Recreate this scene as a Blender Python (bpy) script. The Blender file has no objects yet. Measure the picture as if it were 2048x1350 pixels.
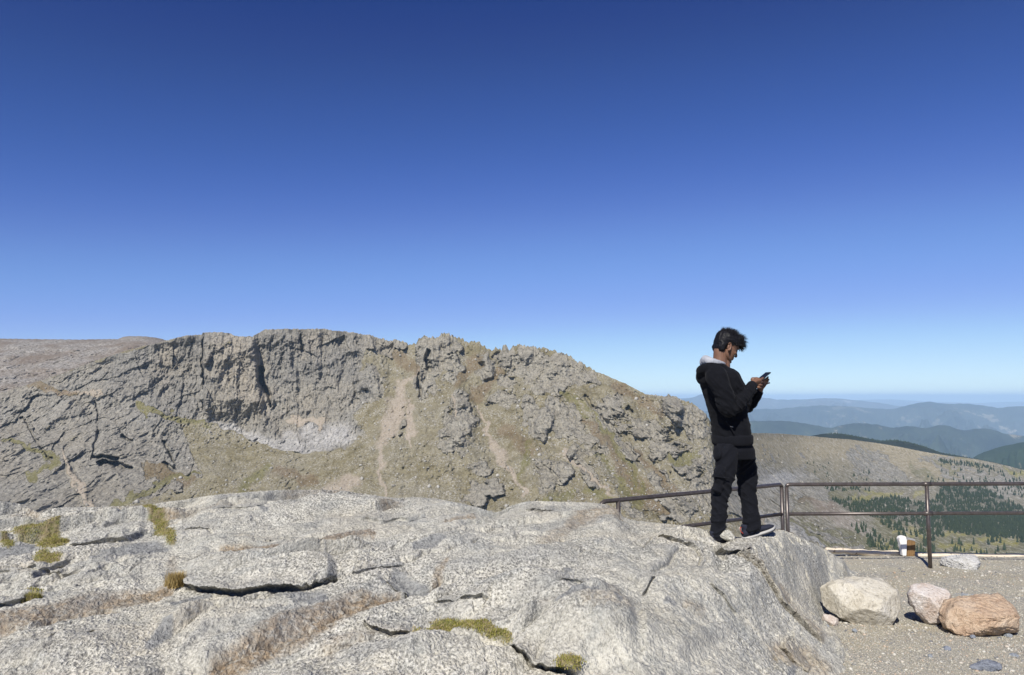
import bpy, bmesh, math, random
import numpy as np
from mathutils import Vector, Matrix

scene = bpy.context.scene
COL = scene.collection
R = math.radians

# ------------------------------------------------------------------ camera
F = 1479.0                      # focal length in pixels of the 2048 px wide photograph
TILT = math.atan(120.0 / F)     # the camera looks slightly up
cam_data = bpy.data.cameras.new("camera")
cam_data.sensor_width = 36.0
cam_data.lens = 36.0 * F / 2048.0
cam_data.clip_start = 0.05
cam_data.clip_end = 400000.0
cam = bpy.data.objects.new("camera", cam_data)
COL.objects.link(cam)
cam.location = (0, 0, 0)        # eye level is z = 0
cam.rotation_euler = (math.pi / 2 + TILT, 0, 0)
scene.camera = cam

# ------------------------------------------------------------------ sky, sun, exposure
SUN_EL = R(43.0)
SUN_DIR = Vector((-0.35, -0.937, 0)).normalized() * math.cos(SUN_EL) + Vector((0, 0, math.sin(SUN_EL)))
world = bpy.data.worlds.new("World")
scene.world = world
world.use_nodes = True
wn = world.node_tree
for n in list(wn.nodes):
    wn.nodes.remove(n)
w_out = wn.nodes.new("ShaderNodeOutputWorld")
w_bg = wn.nodes.new("ShaderNodeBackground")
sky = wn.nodes.new("ShaderNodeTexSky")
sky.sky_type = 'NISHITA'
sky.sun_disc = False
sky.sun_elevation = SUN_EL
sky.sun_rotation = math.atan2(SUN_DIR.x, SUN_DIR.y)
sky.altitude = 4300
sky.air_density = 1.0
sky.dust_density = 0.3
sky.ozone_density = 3.0
w_scale = wn.nodes.new("ShaderNodeVectorMath"); w_scale.operation = 'SCALE'
w_scale.inputs[3].default_value = 0.13
w_crv = wn.nodes.new("ShaderNodeRGBCurve")          # the photograph's deep polarised blue
w_crv.mapping.use_clip = False
w_crv.mapping.extend = 'EXTRAPOLATED'
for ci_, pts_ in ((0, [(0, 0), (.069, .011), (.089, .026), (.136, .060), (.216, .148), (.34, .25), (.604, .475), (1, .74)]),
                  (1, [(0, 0), (.142, .050), (.184, .086), (.277, .168), (.423, .325), (.61, .44), (.84, .655), (1, .77)]),
                  (2, [(0, 0), (.324, .250), (.41, .365), (.572, .565), (.808, .79), (1, .89)])):
    cu = w_crv.mapping.curves[ci_]
    cu.points[0].location = pts_[0]
    cu.points[1].location = pts_[-1]
    for p_ in pts_[1:-1]:
        cu.points.new(*p_)
w_crv.mapping.update()
w_up = wn.nodes.new("ShaderNodeVectorMath"); w_up.operation = 'SCALE'
w_up.inputs[3].default_value = 0.84 / 0.13
wn.links.new(sky.outputs[0], w_scale.inputs[0])
wn.links.new(w_scale.outputs[0], w_crv.inputs["Color"])
wn.links.new(w_crv.outputs[0], w_up.inputs[0])
wn.links.new(w_up.outputs[0], w_bg.inputs[0])
w_bg.inputs[1].default_value = 0.13
wn.links.new(w_bg.outputs[0], w_out.inputs[0])

sun_data = bpy.data.lights.new("sun", 'SUN')
sun_data.energy = 4.8
sun_data.angle = R(0.5)
sun_data.color = (1.0, 0.955, 0.88)
sun = bpy.data.objects.new("sun", sun_data)
COL.objects.link(sun)
sun.rotation_euler = SUN_DIR.to_track_quat('Z', 'Y').to_euler()

vs = scene.view_settings
vs.view_transform = 'Standard'
vs.look = 'None'
vs.exposure = 0.25
vs.gamma = 1.0
vs.use_curve_mapping = False
cy = scene.cycles
cy.max_bounces = 6
cy.diffuse_bounces = 2
cy.glossy_bounces = 2
cy.volume_bounces = 1
cy.transparent_max_bounces = 4
cy.use_denoising = True

# ------------------------------------------------------------------ helpers
ct, st = math.cos(TILT), math.sin(TILT)


def ray(px, py):
    """direction (per unit of depth y) through a pixel of the photograph"""
    a = (np.asarray(px, float) - 1024.0) / F
    b = (675.0 - np.asarray(py, float)) / F
    wy = ct - st * b
    wz = st + ct * b
    return a / wy, wz / wy


def at(px, py, Y):
    u, s = ray(px, py)
    return np.stack([u * Y, np.ones_like(u) * Y, s * Y], -1)


def pt(px, py, Y):
    u, s = ray(px, py)
    return Vector((float(u) * Y, Y, float(s) * Y))


def proj(P):
    u = P[..., 0] / P[..., 1]
    s = P[..., 2] / P[..., 1]
    # s = (st + ct b) / (ct - st b)
    b = (s * ct - st) / (ct + s * st)
    wy = ct - st * b
    return 1024.0 + F * u * wy, 675.0 - F * b


_rng = np.random.RandomState(7)
_perm = np.concatenate([_rng.permutation(256)] * 3).astype(np.int64)
_grad = _rng.normal(size=(256, 3))
_grad /= np.linalg.norm(_grad, axis=1)[:, None]
_grad = _grad.astype(np.float32)


def perlin(x, y, z=0.0, seed=0):
    x = np.asarray(x, np.float32) + 13.7 * seed
    y = np.asarray(y, np.float32) + 7.3 * seed
    z = np.asarray(z, np.float32) + 3.1 * seed + np.zeros_like(x)
    xi, yi, zi = np.floor(x), np.floor(y), np.floor(z)
    fx, fy, fz = x - xi, y - yi, z - zi
    xi = xi.astype(np.int64) & 255
    yi = yi.astype(np.int64) & 255
    zi = zi.astype(np.int64) & 255
    ux = fx * fx * fx * (fx * (fx * 6 - 15) + 10)
    uy = fy * fy * fy * (fy * (fy * 6 - 15) + 10)
    uz = fz * fz * fz * (fz * (fz * 6 - 15) + 10)
    out = 0
    for dx in (0, 1):
        wx = ux if dx else 1 - ux
        hx = _perm[(xi + dx) & 255]
        for dy in (0, 1):
            wy = uy if dy else 1 - uy
            hy = _perm[hx + ((yi + dy) & 255)]
            for dz in (0, 1):
                wz = uz if dz else 1 - uz
                g = _grad[_perm[hy + ((zi + dz) & 255)]]
                out = out + wx * wy * wz * (g[..., 0] * (fx - dx) + g[..., 1] * (fy - dy) + g[..., 2] * (fz - dz))
    return out * 1.6


def fbm(x, y, z=0.0, oct=4, seed=0, gain=0.5, lac=2.03):
    a, s, t = 1.0, 0.0, 0.0
    for i in range(oct):
        s = s + a * perlin(x * lac ** i, y * lac ** i, np.asarray(z) * lac ** i, seed + i * 5)
        t += a
        a *= gain
    return s / t


def ridged(x, y, z=0.0, oct=4, seed=0, gain=0.55, lac=2.07):
    a, s, t = 1.0, 0.0, 0.0
    w = 1.0
    for i in range(oct):
        n = 1 - np.abs(perlin(x * lac ** i, y * lac ** i, np.asarray(z) * lac ** i, seed + i * 5)) * 1.6
        n = np.clip(n, 0, 1) ** 2
        s = s + a * n * w
        w = np.clip(n * 1.6, 0, 1)
        t += a
        a *= gain
    return s / t


def facets(x, y, seed=0, tilt=.6):
    """broken rock: every Voronoi cell is a small tilted plane, with sharp edges to its neighbours"""
    x = np.asarray(x, np.float32); y = np.asarray(y, np.float32)
    xi, yi = np.floor(x).astype(np.int64), np.floor(y).astype(np.int64)
    best = np.full(x.shape, 9e9, np.float32)
    val = np.zeros(x.shape, np.float32)
    tab = np.random.RandomState(1000 + seed).rand(5, 4096).astype(np.float32)
    for dx in (-1, 0, 1):
        for dy in (-1, 0, 1):
            h = ((xi + dx) * 73856093 ^ (yi + dy) * 19349663) & 4095
            cx, cy = xi + dx + tab[0][h], yi + dy + tab[1][h]
            ex, ey = x - cx, y - cy
            d = ex * ex + ey * ey
            m = d < best
            best = np.where(m, d, best)
            val = np.where(m, tab[2][h] - .5 + tilt * ((tab[3][h] - .5) * ex + (tab[4][h] - .5) * ey) * 2, val)
    return val


def sstep(a, b, x):
    t = np.clip((x - a) / (b - a), 0, 1)
    return t * t * (3 - 2 * t)


def poly_dist(X, Y, pts, closed=False):
    """distance to a polyline, signed side (+ above the line as it is drawn), and the position 0..1 along it"""
    best = np.full(X.shape, 1e9, np.float32)
    sgn = np.ones(X.shape, np.float32)
    par = np.zeros(X.shape, np.float32)
    P = [np.array(p, float) for p in pts]
    segs = list(zip(P[:-1], P[1:]))
    if closed:
        segs.append((P[-1], P[0]))
    L = [np.linalg.norm(b - a) for a, b in segs]
    tot, acc = sum(L), 0.0
    for (a, b), l in zip(segs, L):
        dx, dy = b - a
        t = np.clip(((X - a[0]) * dx + (Y - a[1]) * dy) / (l * l + 1e-9), 0, 1)
        ex, ey = X - (a[0] + t * dx), Y - (a[1] + t * dy)
        d = np.sqrt(ex * ex + ey * ey)
        m = d < best
        best = np.where(m, d, best)
        cr = dx * ey - dy * ex           # image y points down: above a left-to-right line is negative
        sgn = np.where(m, np.where(cr < 0, 1.0, -1.0), sgn)
        par = np.where(m, (acc + t * l) / tot, par)
        acc += l
    return best, sgn, par


def in_poly(X, Y, pts):
    c = np.zeros(X.shape, bool)
    n = len(pts)
    for i in range(n):
        x1, y1 = pts[i]
        x2, y2 = pts[(i + 1) % n]
        cond = ((y1 > Y) != (y2 > Y)) & (X < (x2 - x1) * (Y - y1) / ((y2 - y1) or 1e-9) + x1)
        c ^= cond
    return c


def smooth1(A, n, axis):
    for _ in range(2):
        c = np.cumsum(np.concatenate([np.repeat(A.take([0], axis), n + 1, axis), A, np.repeat(A.take([-1], axis), n, axis)], axis), axis)
        A = (c.take(range(2 * n + 1, c.shape[axis]), axis) - c.take(range(0, c.shape[axis] - 2 * n - 1), axis)) / (2 * n + 1)
    return A


def mesh_obj(name, verts, faces, mat=None, parent=None, smooth=True):
    me = bpy.data.meshes.new(name)
    verts = np.ascontiguousarray(verts, dtype=np.float32).reshape(-1, 3)
    if isinstance(faces, np.ndarray):
        k = faces.shape[1]
        me.vertices.add(len(verts))
        me.vertices.foreach_set("co", verts.ravel())
        me.loops.add(faces.size)
        me.loops.foreach_set("vertex_index", faces.astype(np.int32).ravel())
        me.polygons.add(len(faces))
        me.polygons.foreach_set("loop_start", np.arange(0, faces.size, k, dtype=np.int32))
        me.update(calc_edges=True)
    else:
        me.from_pydata([tuple(map(float, v)) for v in verts], [], faces)
        me.update()
    if smooth:
        me.polygons.foreach_set("use_smooth", np.ones(len(me.polygons), bool))
    if mat:
        me.materials.append(mat)
    o = bpy.data.objects.new(name, me)
    COL.objects.link(o)
    if parent:
        o.parent = parent
        o.matrix_parent_inverse = parent.matrix_basis.inverted()
    return o


def grid_faces(nr, nc):
    i = np.arange(nr - 1)[:, None] * nc + np.arange(nc - 1)[None, :]
    i = i.ravel()
    return np.stack([i, i + 1, i + nc + 1, i + nc], 1)


def grid_obj(name, P, mat, attrs=None, flip=False):
    nr, nc = P.shape[:2]
    f = grid_faces(nr, nc)
    if flip:
        f = f[:, ::-1]
    o = mesh_obj(name, P.reshape(-1, 3), f, mat)
    for k, v in (attrs or {}).items():
        a = o.data.attributes.new(k, 'FLOAT', 'POINT')
        a.data.foreach_set("value", np.ascontiguousarray(v, np.float32).ravel())
    return o


def tag(o, label=None, cat=None, group=None, kind=None):
    if label: o["label"] = label
    if cat: o["category"] = cat
    if group: o["group"] = group
    if kind: o["kind"] = kind
    return o


def empty(name, loc):
    o = bpy.data.objects.new(name, None)
    COL.objects.link(o)
    o.location = loc
    o.empty_display_size = 0.1
    return o


# ------------------------------------------------------------------ material helper
class Mat:
    def __init__(self, name, rough=0.9, spec=0.25):
        self.m = bpy.data.materials.new(name)
        self.m.use_nodes = True
        self.nt = self.m.node_tree
        self.b = self.nt.nodes["Principled BSDF"]
        self.b.inputs["Roughness"].default_value = rough
        self.b.inputs["Specular IOR Level"].default_value = spec

    def n(self, t, **kw):
        nd = self.nt.nodes.new(t)
        for k, v in kw.items():
            setattr(nd, k, v)
        return nd

    def l(self, a, b):
        self.nt.links.new(a, b)

    def pos(self, scale=(1, 1, 1)):
        g = self.n("ShaderNodeTexCoord")
        mp = self.n("ShaderNodeMapping")
        mp.inputs["Scale"].default_value = scale
        self.l(g.outputs["Object"], mp.inputs["Vector"])
        return mp.outputs[0]

    def noise(self, vec, scale, detail=4, rough=0.55, dist=0.0):
        nd = self.n("ShaderNodeTexNoise")
        nd.inputs["Scale"].default_value = scale
        nd.inputs["Detail"].default_value = detail
        nd.inputs["Roughness"].default_value = rough
        nd.inputs["Distortion"].default_value = dist
        self.l(vec, nd.inputs["Vector"])
        return nd.outputs["Fac"]

    def voro(self, vec, scale, feature='F1', out="Distance"):
        nd = self.n("ShaderNodeTexVoronoi", feature=feature)
        nd.inputs["Scale"].default_value = scale
        self.l(vec, nd.inputs["Vector"])
        return nd.outputs[out]

    def ramp(self, fac, stops):
        nd = self.n("ShaderNodeValToRGB")
        el = nd.color_ramp.elements
        while len(el) < len(stops):
            el.new(0.5)
        for e, (p, c) in zip(el, stops):
            e.position = p
            e.color = (c, c, c, 1) if isinstance(c, (int, float)) else tuple(c) + (1,)
        self.l(fac, nd.inputs[0])
        return nd.outputs[0]

    def mix(self, fac, a, b, blend='MIX'):
        nd = self.n("ShaderNodeMix", data_type='RGBA', blend_type=blend)
        for s, v in ((0, fac), (6, a), (7, b)):
            if isinstance(v, (int, float)):
                nd.inputs[s].default_value = v if s == 0 else (v, v, v, 1)
            elif isinstance(v, tuple):
                nd.inputs[s].default_value = v + (1,)
            else:
                self.l(v, nd.inputs[s])
        return nd.outputs[2]

    def math(self, op, a, b=0.0, clamp=False):
        nd = self.n("ShaderNodeMath", operation=op, use_clamp=clamp)
        for i, v in enumerate((a, b)):
            if isinstance(v, (int, float)):
                nd.inputs[i].default_value = v
            else:
                self.l(v, nd.inputs[i])
        return nd.outputs[0]

    def attr(self, name):
        nd = self.n("ShaderNodeAttribute", attribute_name=name)
        return nd.outputs["Fac"]

    def attrc(self, name):
        nd = self.n("ShaderNodeAttribute", attribute_name=name)
        return nd.outputs["Color"]

    def bump(self, h, strength=0.5, dist=0.01, prev=None):
        nd = self.n("ShaderNodeBump")
        nd.inputs["Strength"].default_value = strength
        nd.inputs["Distance"].default_value = dist
        self.l(h, nd.inputs["Height"])
        if prev:
            self.l(prev, nd.inputs["Normal"])
        self.l(nd.outputs[0], self.b.inputs["Normal"])
        return nd.outputs[0]

    def color(self, c):
        if isinstance(c, tuple):
            self.b.inputs["Base Color"].default_value = c + (1,)
        else:
            self.l(c, self.b.inputs["Base Color"])
        return self.m

# ================================================================== MOUNTAIN AND VALLEY TERRAIN
RIM = [(-260, 812), (-100, 800), (0, 786), (60, 768), (130, 745), (190, 722), (250, 702), (310, 687), (340, 679), (372, 671), (403, 669), (406, 665),
       (440, 664), (462, 667), (470, 672), (505, 673), (512, 668), (524, 663), (528, 659), (560, 658), (640, 658), (660, 660), (700, 664), (745, 671), (775, 680),
       (790, 680), (805, 683), (820, 690), (832, 689), (838, 678), (848, 673), (862, 673), (872, 675), (877, 670), (886, 667), (899, 667), (905, 672),
       (925, 678), (934, 685), (944, 682), (958, 684), (968, 691), (978, 697), (988, 702), (991, 694), (997, 700), (1003, 698), (1007, 689), (1012, 688),
       (1016, 699), (1022, 701), (1026, 692), (1042, 689), (1070, 693), (1100, 700), (1112, 702), (1128, 707), (1142, 714), (1155, 723), (1163, 724), (1172, 733),
       (1185, 740), (1210, 750), (1255, 769), (1290, 788), (1318, 791), (1331, 793), (1336, 789), (1346, 790), (1352, 795), (1366, 800), (1385, 807),
       (1400, 817), (1412, 828), (1424, 850), (1440, 866), (1460, 868), (1500, 866), (1560, 867), (1620, 872), (1660, 876), (1700, 879), (1760, 887),
       (1800, 894), (1850, 904), (1900, 912), (1950, 918), (2000, 928), (2048, 940), (2150, 965), (2320, 1000)]
rx, ry = zip(*RIM)
FR = [0, .15, .3, .5, .7, 1]
DEP = {-260: (1180, 1130, 1080, 1000, 920, 780), 0: (1180, 1130, 1080, 990, 910, 780), 200: (1180, 1145, 1110, 1020, 930, 780),
       350: (1180, 1160, 1130, 1080, 960, 780), 500: (1180, 1165, 1150, 1110, 950, 760), 650: (1180, 1160, 1135, 1060, 930, 760),
       800: (1190, 1130, 1060, 960, 870, 740), 1000: (1160, 1100, 1030, 930, 850, 730), 1200: (1080, 1020, 970, 890, 820, 720),
       1350: (1000, 960, 920, 860, 800, 710), 1430: (980, 940, 900, 850, 790, 700),
       1520: (1500, 1350, 1200, 1000, 860, 690), 1600: (1950, 1750, 1500, 1150, 900, 700), 1750: (2500, 2200, 1900, 1500, 1200, 880),
       1900: (2600, 2300, 2000, 1650, 1350, 1000), 2048: (2600, 2300, 2050, 1700, 1400, 1050), 2320: (2600, 2300, 2050, 1700, 1400, 1080)}
dk = sorted(DEP)
dv = np.array([DEP[k] for k in dk], float)
TX = np.arange(-260, 2321, 1.25)
NT = 400
vf = np.linspace(0, 1, NT) ** 1.05


def bottom(x):
    return np.interp(x, [-260, 1200, 1500, 2320], [1085, 1085, 1150, 1175])


crest = np.interp(TX, rx, ry)
cragtop = np.interp(TX, [-260, 300, 420, 700, 830, 1180, 1200, 1320, 1340, 1420, 1440, 2320], [0.6, 0.6, .9, 1.5, 3.4, 3.4, .8, .8, 2.6, 2.6, .3, .3])
crest = crest + cragtop * (perlin(TX / 5.0, 0 * TX, seed=3) * 1.3 + perlin(TX / 2.2, 0 * TX, seed=4) * 0.8)
QX = np.broadcast_to(TX[None, :], (NT, len(TX))).copy()
crest_s = smooth1(crest, 22, 0)
QY = crest_s[None, :] + vf[:, None] * (bottom(TX) - crest_s)[None, :] + (crest - crest_s)[None, :] * np.exp(-vf / .035)[:, None]
# depth table -> depth
cols = np.array([[np.interp(x, dk, dv[:, j]) for x in TX] for j in range(6)])
D = np.empty_like(QX)
for j in range(QX.shape[1]):
    D[:, j] = np.interp(vf, FR, cols[:, j])
Ds = smooth1(smooth1(D, 12, 0), 10, 1)
P0 = at(QX, QY, Ds)
X, Y, Z = P0[..., 0], P0[..., 1], P0[..., 2]

# ---- where the photograph shows crags, grass, pink scree, pale slabs (all traced, then laid on the terrain's own surface)
wob = fbm(QX / 26, QY / 26, oct=4, seed=20) * 22
wob2 = fbm(QX / 26, QY / 26, oct=4, seed=29) * 22
WX, WY = QX + wob, QY + wob2


def blob(cx, cy, rx_, ry_, rot=0, soft=0.35, hard=1.0):
    c, s = math.cos(R(rot)), math.sin(R(rot))
    dx, dy = WX - cx, WY - cy
    a, b = (dx * c + dy * s) / rx_, (-dx * s + dy * c) / ry_
    r_ = np.sqrt(a * a + b * b)
    return 1 - sstep(1 - soft, 1 + soft, r_)


def line(pts, w, soft=0.5, src=None):
    xx, yy = src if src else (WX, WY)
    d, _, p = poly_dist(xx, yy, pts)
    ww = w if np.isscalar(w) else np.interp(p, np.linspace(0, 1, len(w)), w)
    return 1 - sstep(ww * (1 - soft), ww * (1 + soft) + 1e-3, d)


CLIFF = [(-300, 805), (0, 786), (60, 768), (130, 745), (190, 722), (250, 702), (310, 687), (400, 660), (640, 650), (760, 664), (800, 680), (790, 720), (735, 700), (715, 760), (745, 800),
         (700, 830), (720, 860), (695, 905), (560, 905), (480, 870), (420, 845), (360, 845), (390, 930), (410, 950), (300, 1000), (200, 1020), (100, 1100), (-300, 1100)]
cl = in_poly(WX * 0.6 + QX * 0.4, WY * 0.6 + QY * 0.4, CLIFF).astype(np.float32)
cl = smooth1(smooth1(cl, 2, 0), 2, 1)
crag = cl.copy()
for c in [(862, 705, 34, 48), (850, 760, 22, 40), (895, 690, 30, 24), (905, 740, 26, 34), (740, 770, 38, 42), (838, 755, 12, 26), (918, 805, 22, 26), (915, 850, 34, 38), (905, 890, 40, 22),
          (970, 735, 22, 30), (1012, 715, 18, 34), (1060, 722, 42, 36), (1110, 738, 42, 34), (1150, 745, 24, 26), (1100, 770, 50, 26), (1175, 760, 24, 16), (1005, 800, 36, 16), (1058, 815, 16, 26),
          (1080, 850, 26, 34), (1130, 860, 40, 16, 20), (1105, 815, 20, 22), (1225, 800, 26, 16), (1215, 830, 46, 26), (1250, 850, 46, 22), (1140, 840, 40, 40, 40), (1190, 890, 30, 20, 40),
          (1345, 815, 26, 24), (1380, 835, 40, 26), (1400, 860, 34, 22), (1110, 945, 40, 24), (1095, 970, 22, 20), (1090, 930, 28, 10), (1240, 890, 60, 14, 38), (1290, 860, 60, 22, 15),
          (1340, 900, 50, 26), (1180, 950, 16, 40, -30), (1270, 1010, 34, 26), (1345, 1010, 60, 34), (1440, 980, 60, 60), (700, 850, 30, 26), (660, 820, 30, 20), (300, 985, 26, 10), (355, 975, 14, 8),
          (960, 940, 30, 12), (970, 975, 40, 16), (950, 1000, 30, 16), (800, 850, 24, 16), (1150, 905, 24, 14), (800, 690, 14, 8), (1395, 930, 60, 30), (1320, 960, 24, 22), (1010, 760, 24, 20)]:
    crag = np.maximum(crag, blob(*c) * 0.95)
right_rock = np.zeros_like(crag)
for c in [(1530, 905, 36, 16, 20), (1600, 920, 20, 20, 40), (1735, 915, 60, 26, 15), (1760, 945, 60, 20, 15), (1640, 990, 50, 24), (1560, 960, 80, 40), (1520, 1010, 90, 30), (1500, 930, 60, 40), (1900, 930, 70, 16, 15),
          (1950, 955, 90, 16, 10), (1600, 1070, 60, 14, 22), (1680, 1080, 90, 14, 24), (1560, 1040, 60, 12, 20), (1780, 1035, 40, 16), (2000, 985, 60, 14), (1980, 960, 80, 12)]:
    right_rock = np.maximum(right_rock, blob(*c) * 0.95)
crag = np.maximum(crag, right_rock)
# keep grass ledges running through the crags
pale = np.zeros_like(crag)
for c in [(470, 862, 30, 10, 15), (520, 888, 40, 16, 15), (590, 890, 44, 20), (650, 880, 44, 20, -10), (430, 856, 40, 12, 10), (470, 900, 20, 10), (1560, 960, 40, 16), (1640, 1085, 60, 10, 22), (1560, 1050, 60, 8, 20), (620, 860, 20, 14), (675, 870, 30, 22), (610, 905, 30, 8)]:
    pale = np.maximum(pale, blob(*c, soft=.5))
buff = np.zeros_like(crag)
for c in [(465, 720, 42, 60), (500, 765, 34, 55), (330, 735, 16, 70), (520, 790, 24, 40), (610, 690, 30, 30)]:
    buff = np.maximum(buff, blob(*c, soft=.6) * 0.9)
darkr = np.zeros_like(crag)
for c in [(375, 700, 30, 36), (262, 740, 66, 40, -30), (580, 700, 50, 36), (690, 720, 40, 40), (330, 790, 60, 50), (560, 670, 60, 12), (735, 765, 16, 30), (600, 740, 60, 30)]:
    darkr = np.maximum(darkr, blob(*c, soft=.7) * 0.9)
pink = np.zeros_like(crag)
for pts, w in [([(838, 740), (805, 770), (798, 800), (785, 840), (770, 870), (755, 900)], (3, 6, 14, 20, 14, 6)), ([(760, 900), (763, 940), (765, 1000)], (5, 4, 2)), ([(818, 800), (822, 850), (818, 895)], (3, 9, 2)),
               ([(955, 810), (962, 840), (975, 870), (1000, 905), (1025, 950), (1050, 990)], (2, 4, 6, 10, 5, 5)), ([(700, 965), (670, 990), (650, 1000)], (16, 26, 20)), ([(1120, 900), (1180, 950), (1240, 1000)], (4, 5, 3)),
               ([(590, 840), (640, 852)], (14, 20)), ([(120, 900), (150, 960), (180, 1010)], (4, 9, 6)), ([(100, 785), (200, 788)], (2, 4)), ([(1640, 1010), (1690, 1040), (1730, 1060)], (14, 18, 4)), ([(905, 790), (910, 830)], (3, 4)),
               ([(1520, 1040), (1600, 1075), (1690, 1105)], (3, 4, 3))]:
    pink = np.maximum(pink, line(pts, np.array(w)))
brown = np.zeros_like(crag)
for pts, w in [([(800, 715), (830, 735)], (14, 14)), ([(960, 720), (935, 745), (910, 770)], (10, 10, 8)), ([(1170, 840), (1220, 890), (1250, 940), (1290, 985)], (5, 10, 12, 16)), ([(1270, 900), (1320, 950), (1350, 985)], (3, 7, 8)),
               ([(1290, 800), (1320, 830)], (10, 8)), ([(1010, 860), (1060, 900)], (14, 14)), ([(300, 940), (380, 960)], (16, 10)), ([(560, 940), (620, 960)], (14, 10)),
               ([(1225, 770), (1290, 805)], (8, 8)), ([(1000, 745), (950, 790)], (8, 12)), ([(0, 755), (80, 775), (150, 790)], (8, 8, 4)), ([(1280, 1000), (1330, 1020)], (14, 10)), ([(1670, 1025), (1610, 1000)], (14, 8))]:
    brown = np.maximum(brown, line(pts, np.array(w)))
forest_ = np.zeros_like(crag)
for fp in [[(1660, 1000), (1690, 998), (1740, 1001), (1790, 994), (1850, 1008), (1872, 1000), (1880, 972), (1960, 975), (2010, 998), (2048, 1018), (2200, 1045), (2200, 1080), (2048, 1072), (1960, 1064), (1900, 1062), (1860, 1056), (1800, 1042), (1740, 1034), (1700, 1024)]]:
    forest_ = np.maximum(forest_, in_poly(QX + .5 * wob, QY + .3 * wob2, fp).astype(np.float32))
forest_ = smooth1(smooth1(forest_, 2, 0), 3, 1)
tan = sstep(1450, 1500, QX) * (1 - sstep(25, 75, QY - crest[None, :] - .0 * QX + wob)) * (1 - sstep(1880, 2000, QX)) 
grass = np.zeros_like(crag)
for pts, w in [([(230, 1012), (290, 985), (350, 955), (400, 948)], (8, 8, 6, 3)), ([(280, 810), (330, 830), (400, 845), (420, 850)], (6, 8, 6, 3)), ([(300, 815), (290, 830)], (5, 4)), ([(1165, 800), (1210, 860), (1260, 930), (1290, 1000)], (3, 6, 7, 5)),
               ([(1190, 905), (1240, 960), (1275, 1010)], (3, 6, 10)), ([(10, 880), (60, 890), (110, 925), (60, 955)], (6, 5, 8, 10)), ([(1680, 1060), (1740, 1085), (1780, 1100)], (4, 10, 12)), ([(1560, 1030), (1620, 1065), (1700, 1105)], (2, 4, 4)),
               ([(1600, 1040), (1680, 1075), (1740, 1100)], (3, 5, 8)), ([(1650, 985), (1720, 983), (1770, 985)], (4, 4, 5)), ([(1660, 993), (1740, 1000)], (8, 5)), ([(1760, 1040), (1790, 1080)], (14, 18)), ([(1880, 1085), (1980, 1075), (2100, 1090)], (18, 20, 20)), ([(1800, 1085), (1850, 1092)], (14, 14)), ([(1700, 1020), (1780, 1030)], (5, 7)),
               ([(1900, 915), (1960, 925)], (3, 2)), ([(2010, 937), (2100, 960)], (4, 7)), ([(1960, 1055), (2048, 1050)], (6, 5)), ([(1870, 920), (1920, 945)], (4, 3)), ([(700, 1000), (760, 1005)], (10, 6)), ([(1060, 890), (1040, 960)], (5, 5)),
               ([(1060, 1020), (1110, 1000), (1150, 985)], (10, 8, 5)), ([(540, 930), (500, 960), (480, 990)], (8, 10, 10)), ([(1820, 930), (1870, 960)], (3, 6)), ([(1830, 1105), (2100, 1110)], (14, 14)), ([(1180, 985), (1240, 1000)], (10, 8)), ([(1120, 780), (1150, 800), (1170, 830)], (4, 6, 4)), ([(1390, 910), (1350, 920)], (10, 8))]:
    grass = np.maximum(grass, line(pts, np.array(w), soft=.6))
yellow = np.zeros_like(crag)
for pts, w in [([(1735, 985), (1785, 984)], (3, 4)), ([(1945, 960), (1960, 961)], (4, 3)), ([(2015, 940), (2048, 950), (2100, 962)], (3, 5, 6)), ([(1760, 1085), (1775, 1090)], (6, 5)), ([(1700, 1000), (1800, 988)], (3, 5)), ([(1790, 1060), (1830, 1066), (1860, 1078)], (4, 7, 5)), ([(1960, 1078), (2030, 1084)], (5, 7)), ([(1880, 1090), (1960, 1098)], (5, 6)), ([(1990, 1040), (2040, 1046)], (3, 3)), ([(1830, 985), (1850, 992)], (4, 3)), ([(1880, 1065), (1935, 1068)], (4, 4)), ([(1900, 1038), (1915, 1038)], (3, 3)), ([(1450, 0), (1451, 1)], (1, 1))]:
    yellow = np.maximum(yellow, line(pts, np.array(w), soft=.7))
brk = fbm(X / 34, Y / 60, Z / 26, oct=6, seed=44, gain=.68)
brk = brk - .25 * sstep(1380, 1440, QX) * (1 - sstep(1620, 1700, QX)) - .5 * sstep(1440, 1520, QX) * (1 - sstep(915, 960, QY - (QX - 1500) * .06))
crag = sstep(.32, .66, crag + brk * (1.05 - .15 * (1 - cl)) - .06 - .13 * (1 - cl) + .30 * right_rock) * np.where(crag > .02, 1, 0) + .0
crag = np.maximum(crag, sstep(.46, .58, brk) * .5)
crag = crag * (1 - 0.85 * grass) * (1 - 0.9 * pink * (1 - pale)) * (1 - 0.8 * brown)

# ---- relief, added along each line of sight as depth, in metres
h1 = ridged(X / 90, Y / 120, Z / 80, oct=5, seed=1)
h2 = ridged(X / 30, Y / 60, Z / 55, oct=5, seed=2)
flute = ridged(X / 11, Y / 30, Z / 48, oct=5, seed=5)
blocks = ridged(X / 13, Y / 18, Z / 9, oct=4, seed=9)
fine = fbm(X / 5, Y / 8, Z / 5, oct=3, seed=12)
steep_c = sstep(0, .5, 1 - sstep(250, 330, QX)) # left bulk: slabby diagonal joints
slab = ridged((X + 0.6 * Z) / 34, Y / 50, (Z - .35 * X) / 12, oct=5, seed=15)
mb = fbm(X / 70, Y / 90, Z / 60, oct=3, seed=18) + .5
rel = -(h1 - .5) * 20 * (0.35 + 0.65 * crag)
rel += -(h2 - .45) * 10 * (0.25 + 0.75 * crag) * (1 - .5 * steep_c)
rel += -(flute - .45) * 3.0 * crag * (1 - .8 * steep_c)
jx = 5 * fbm(X / 20, Z / 20, oct=3, seed=61); jz = 5 * fbm(X / 20, Z / 20, oct=3, seed=62)
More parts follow.
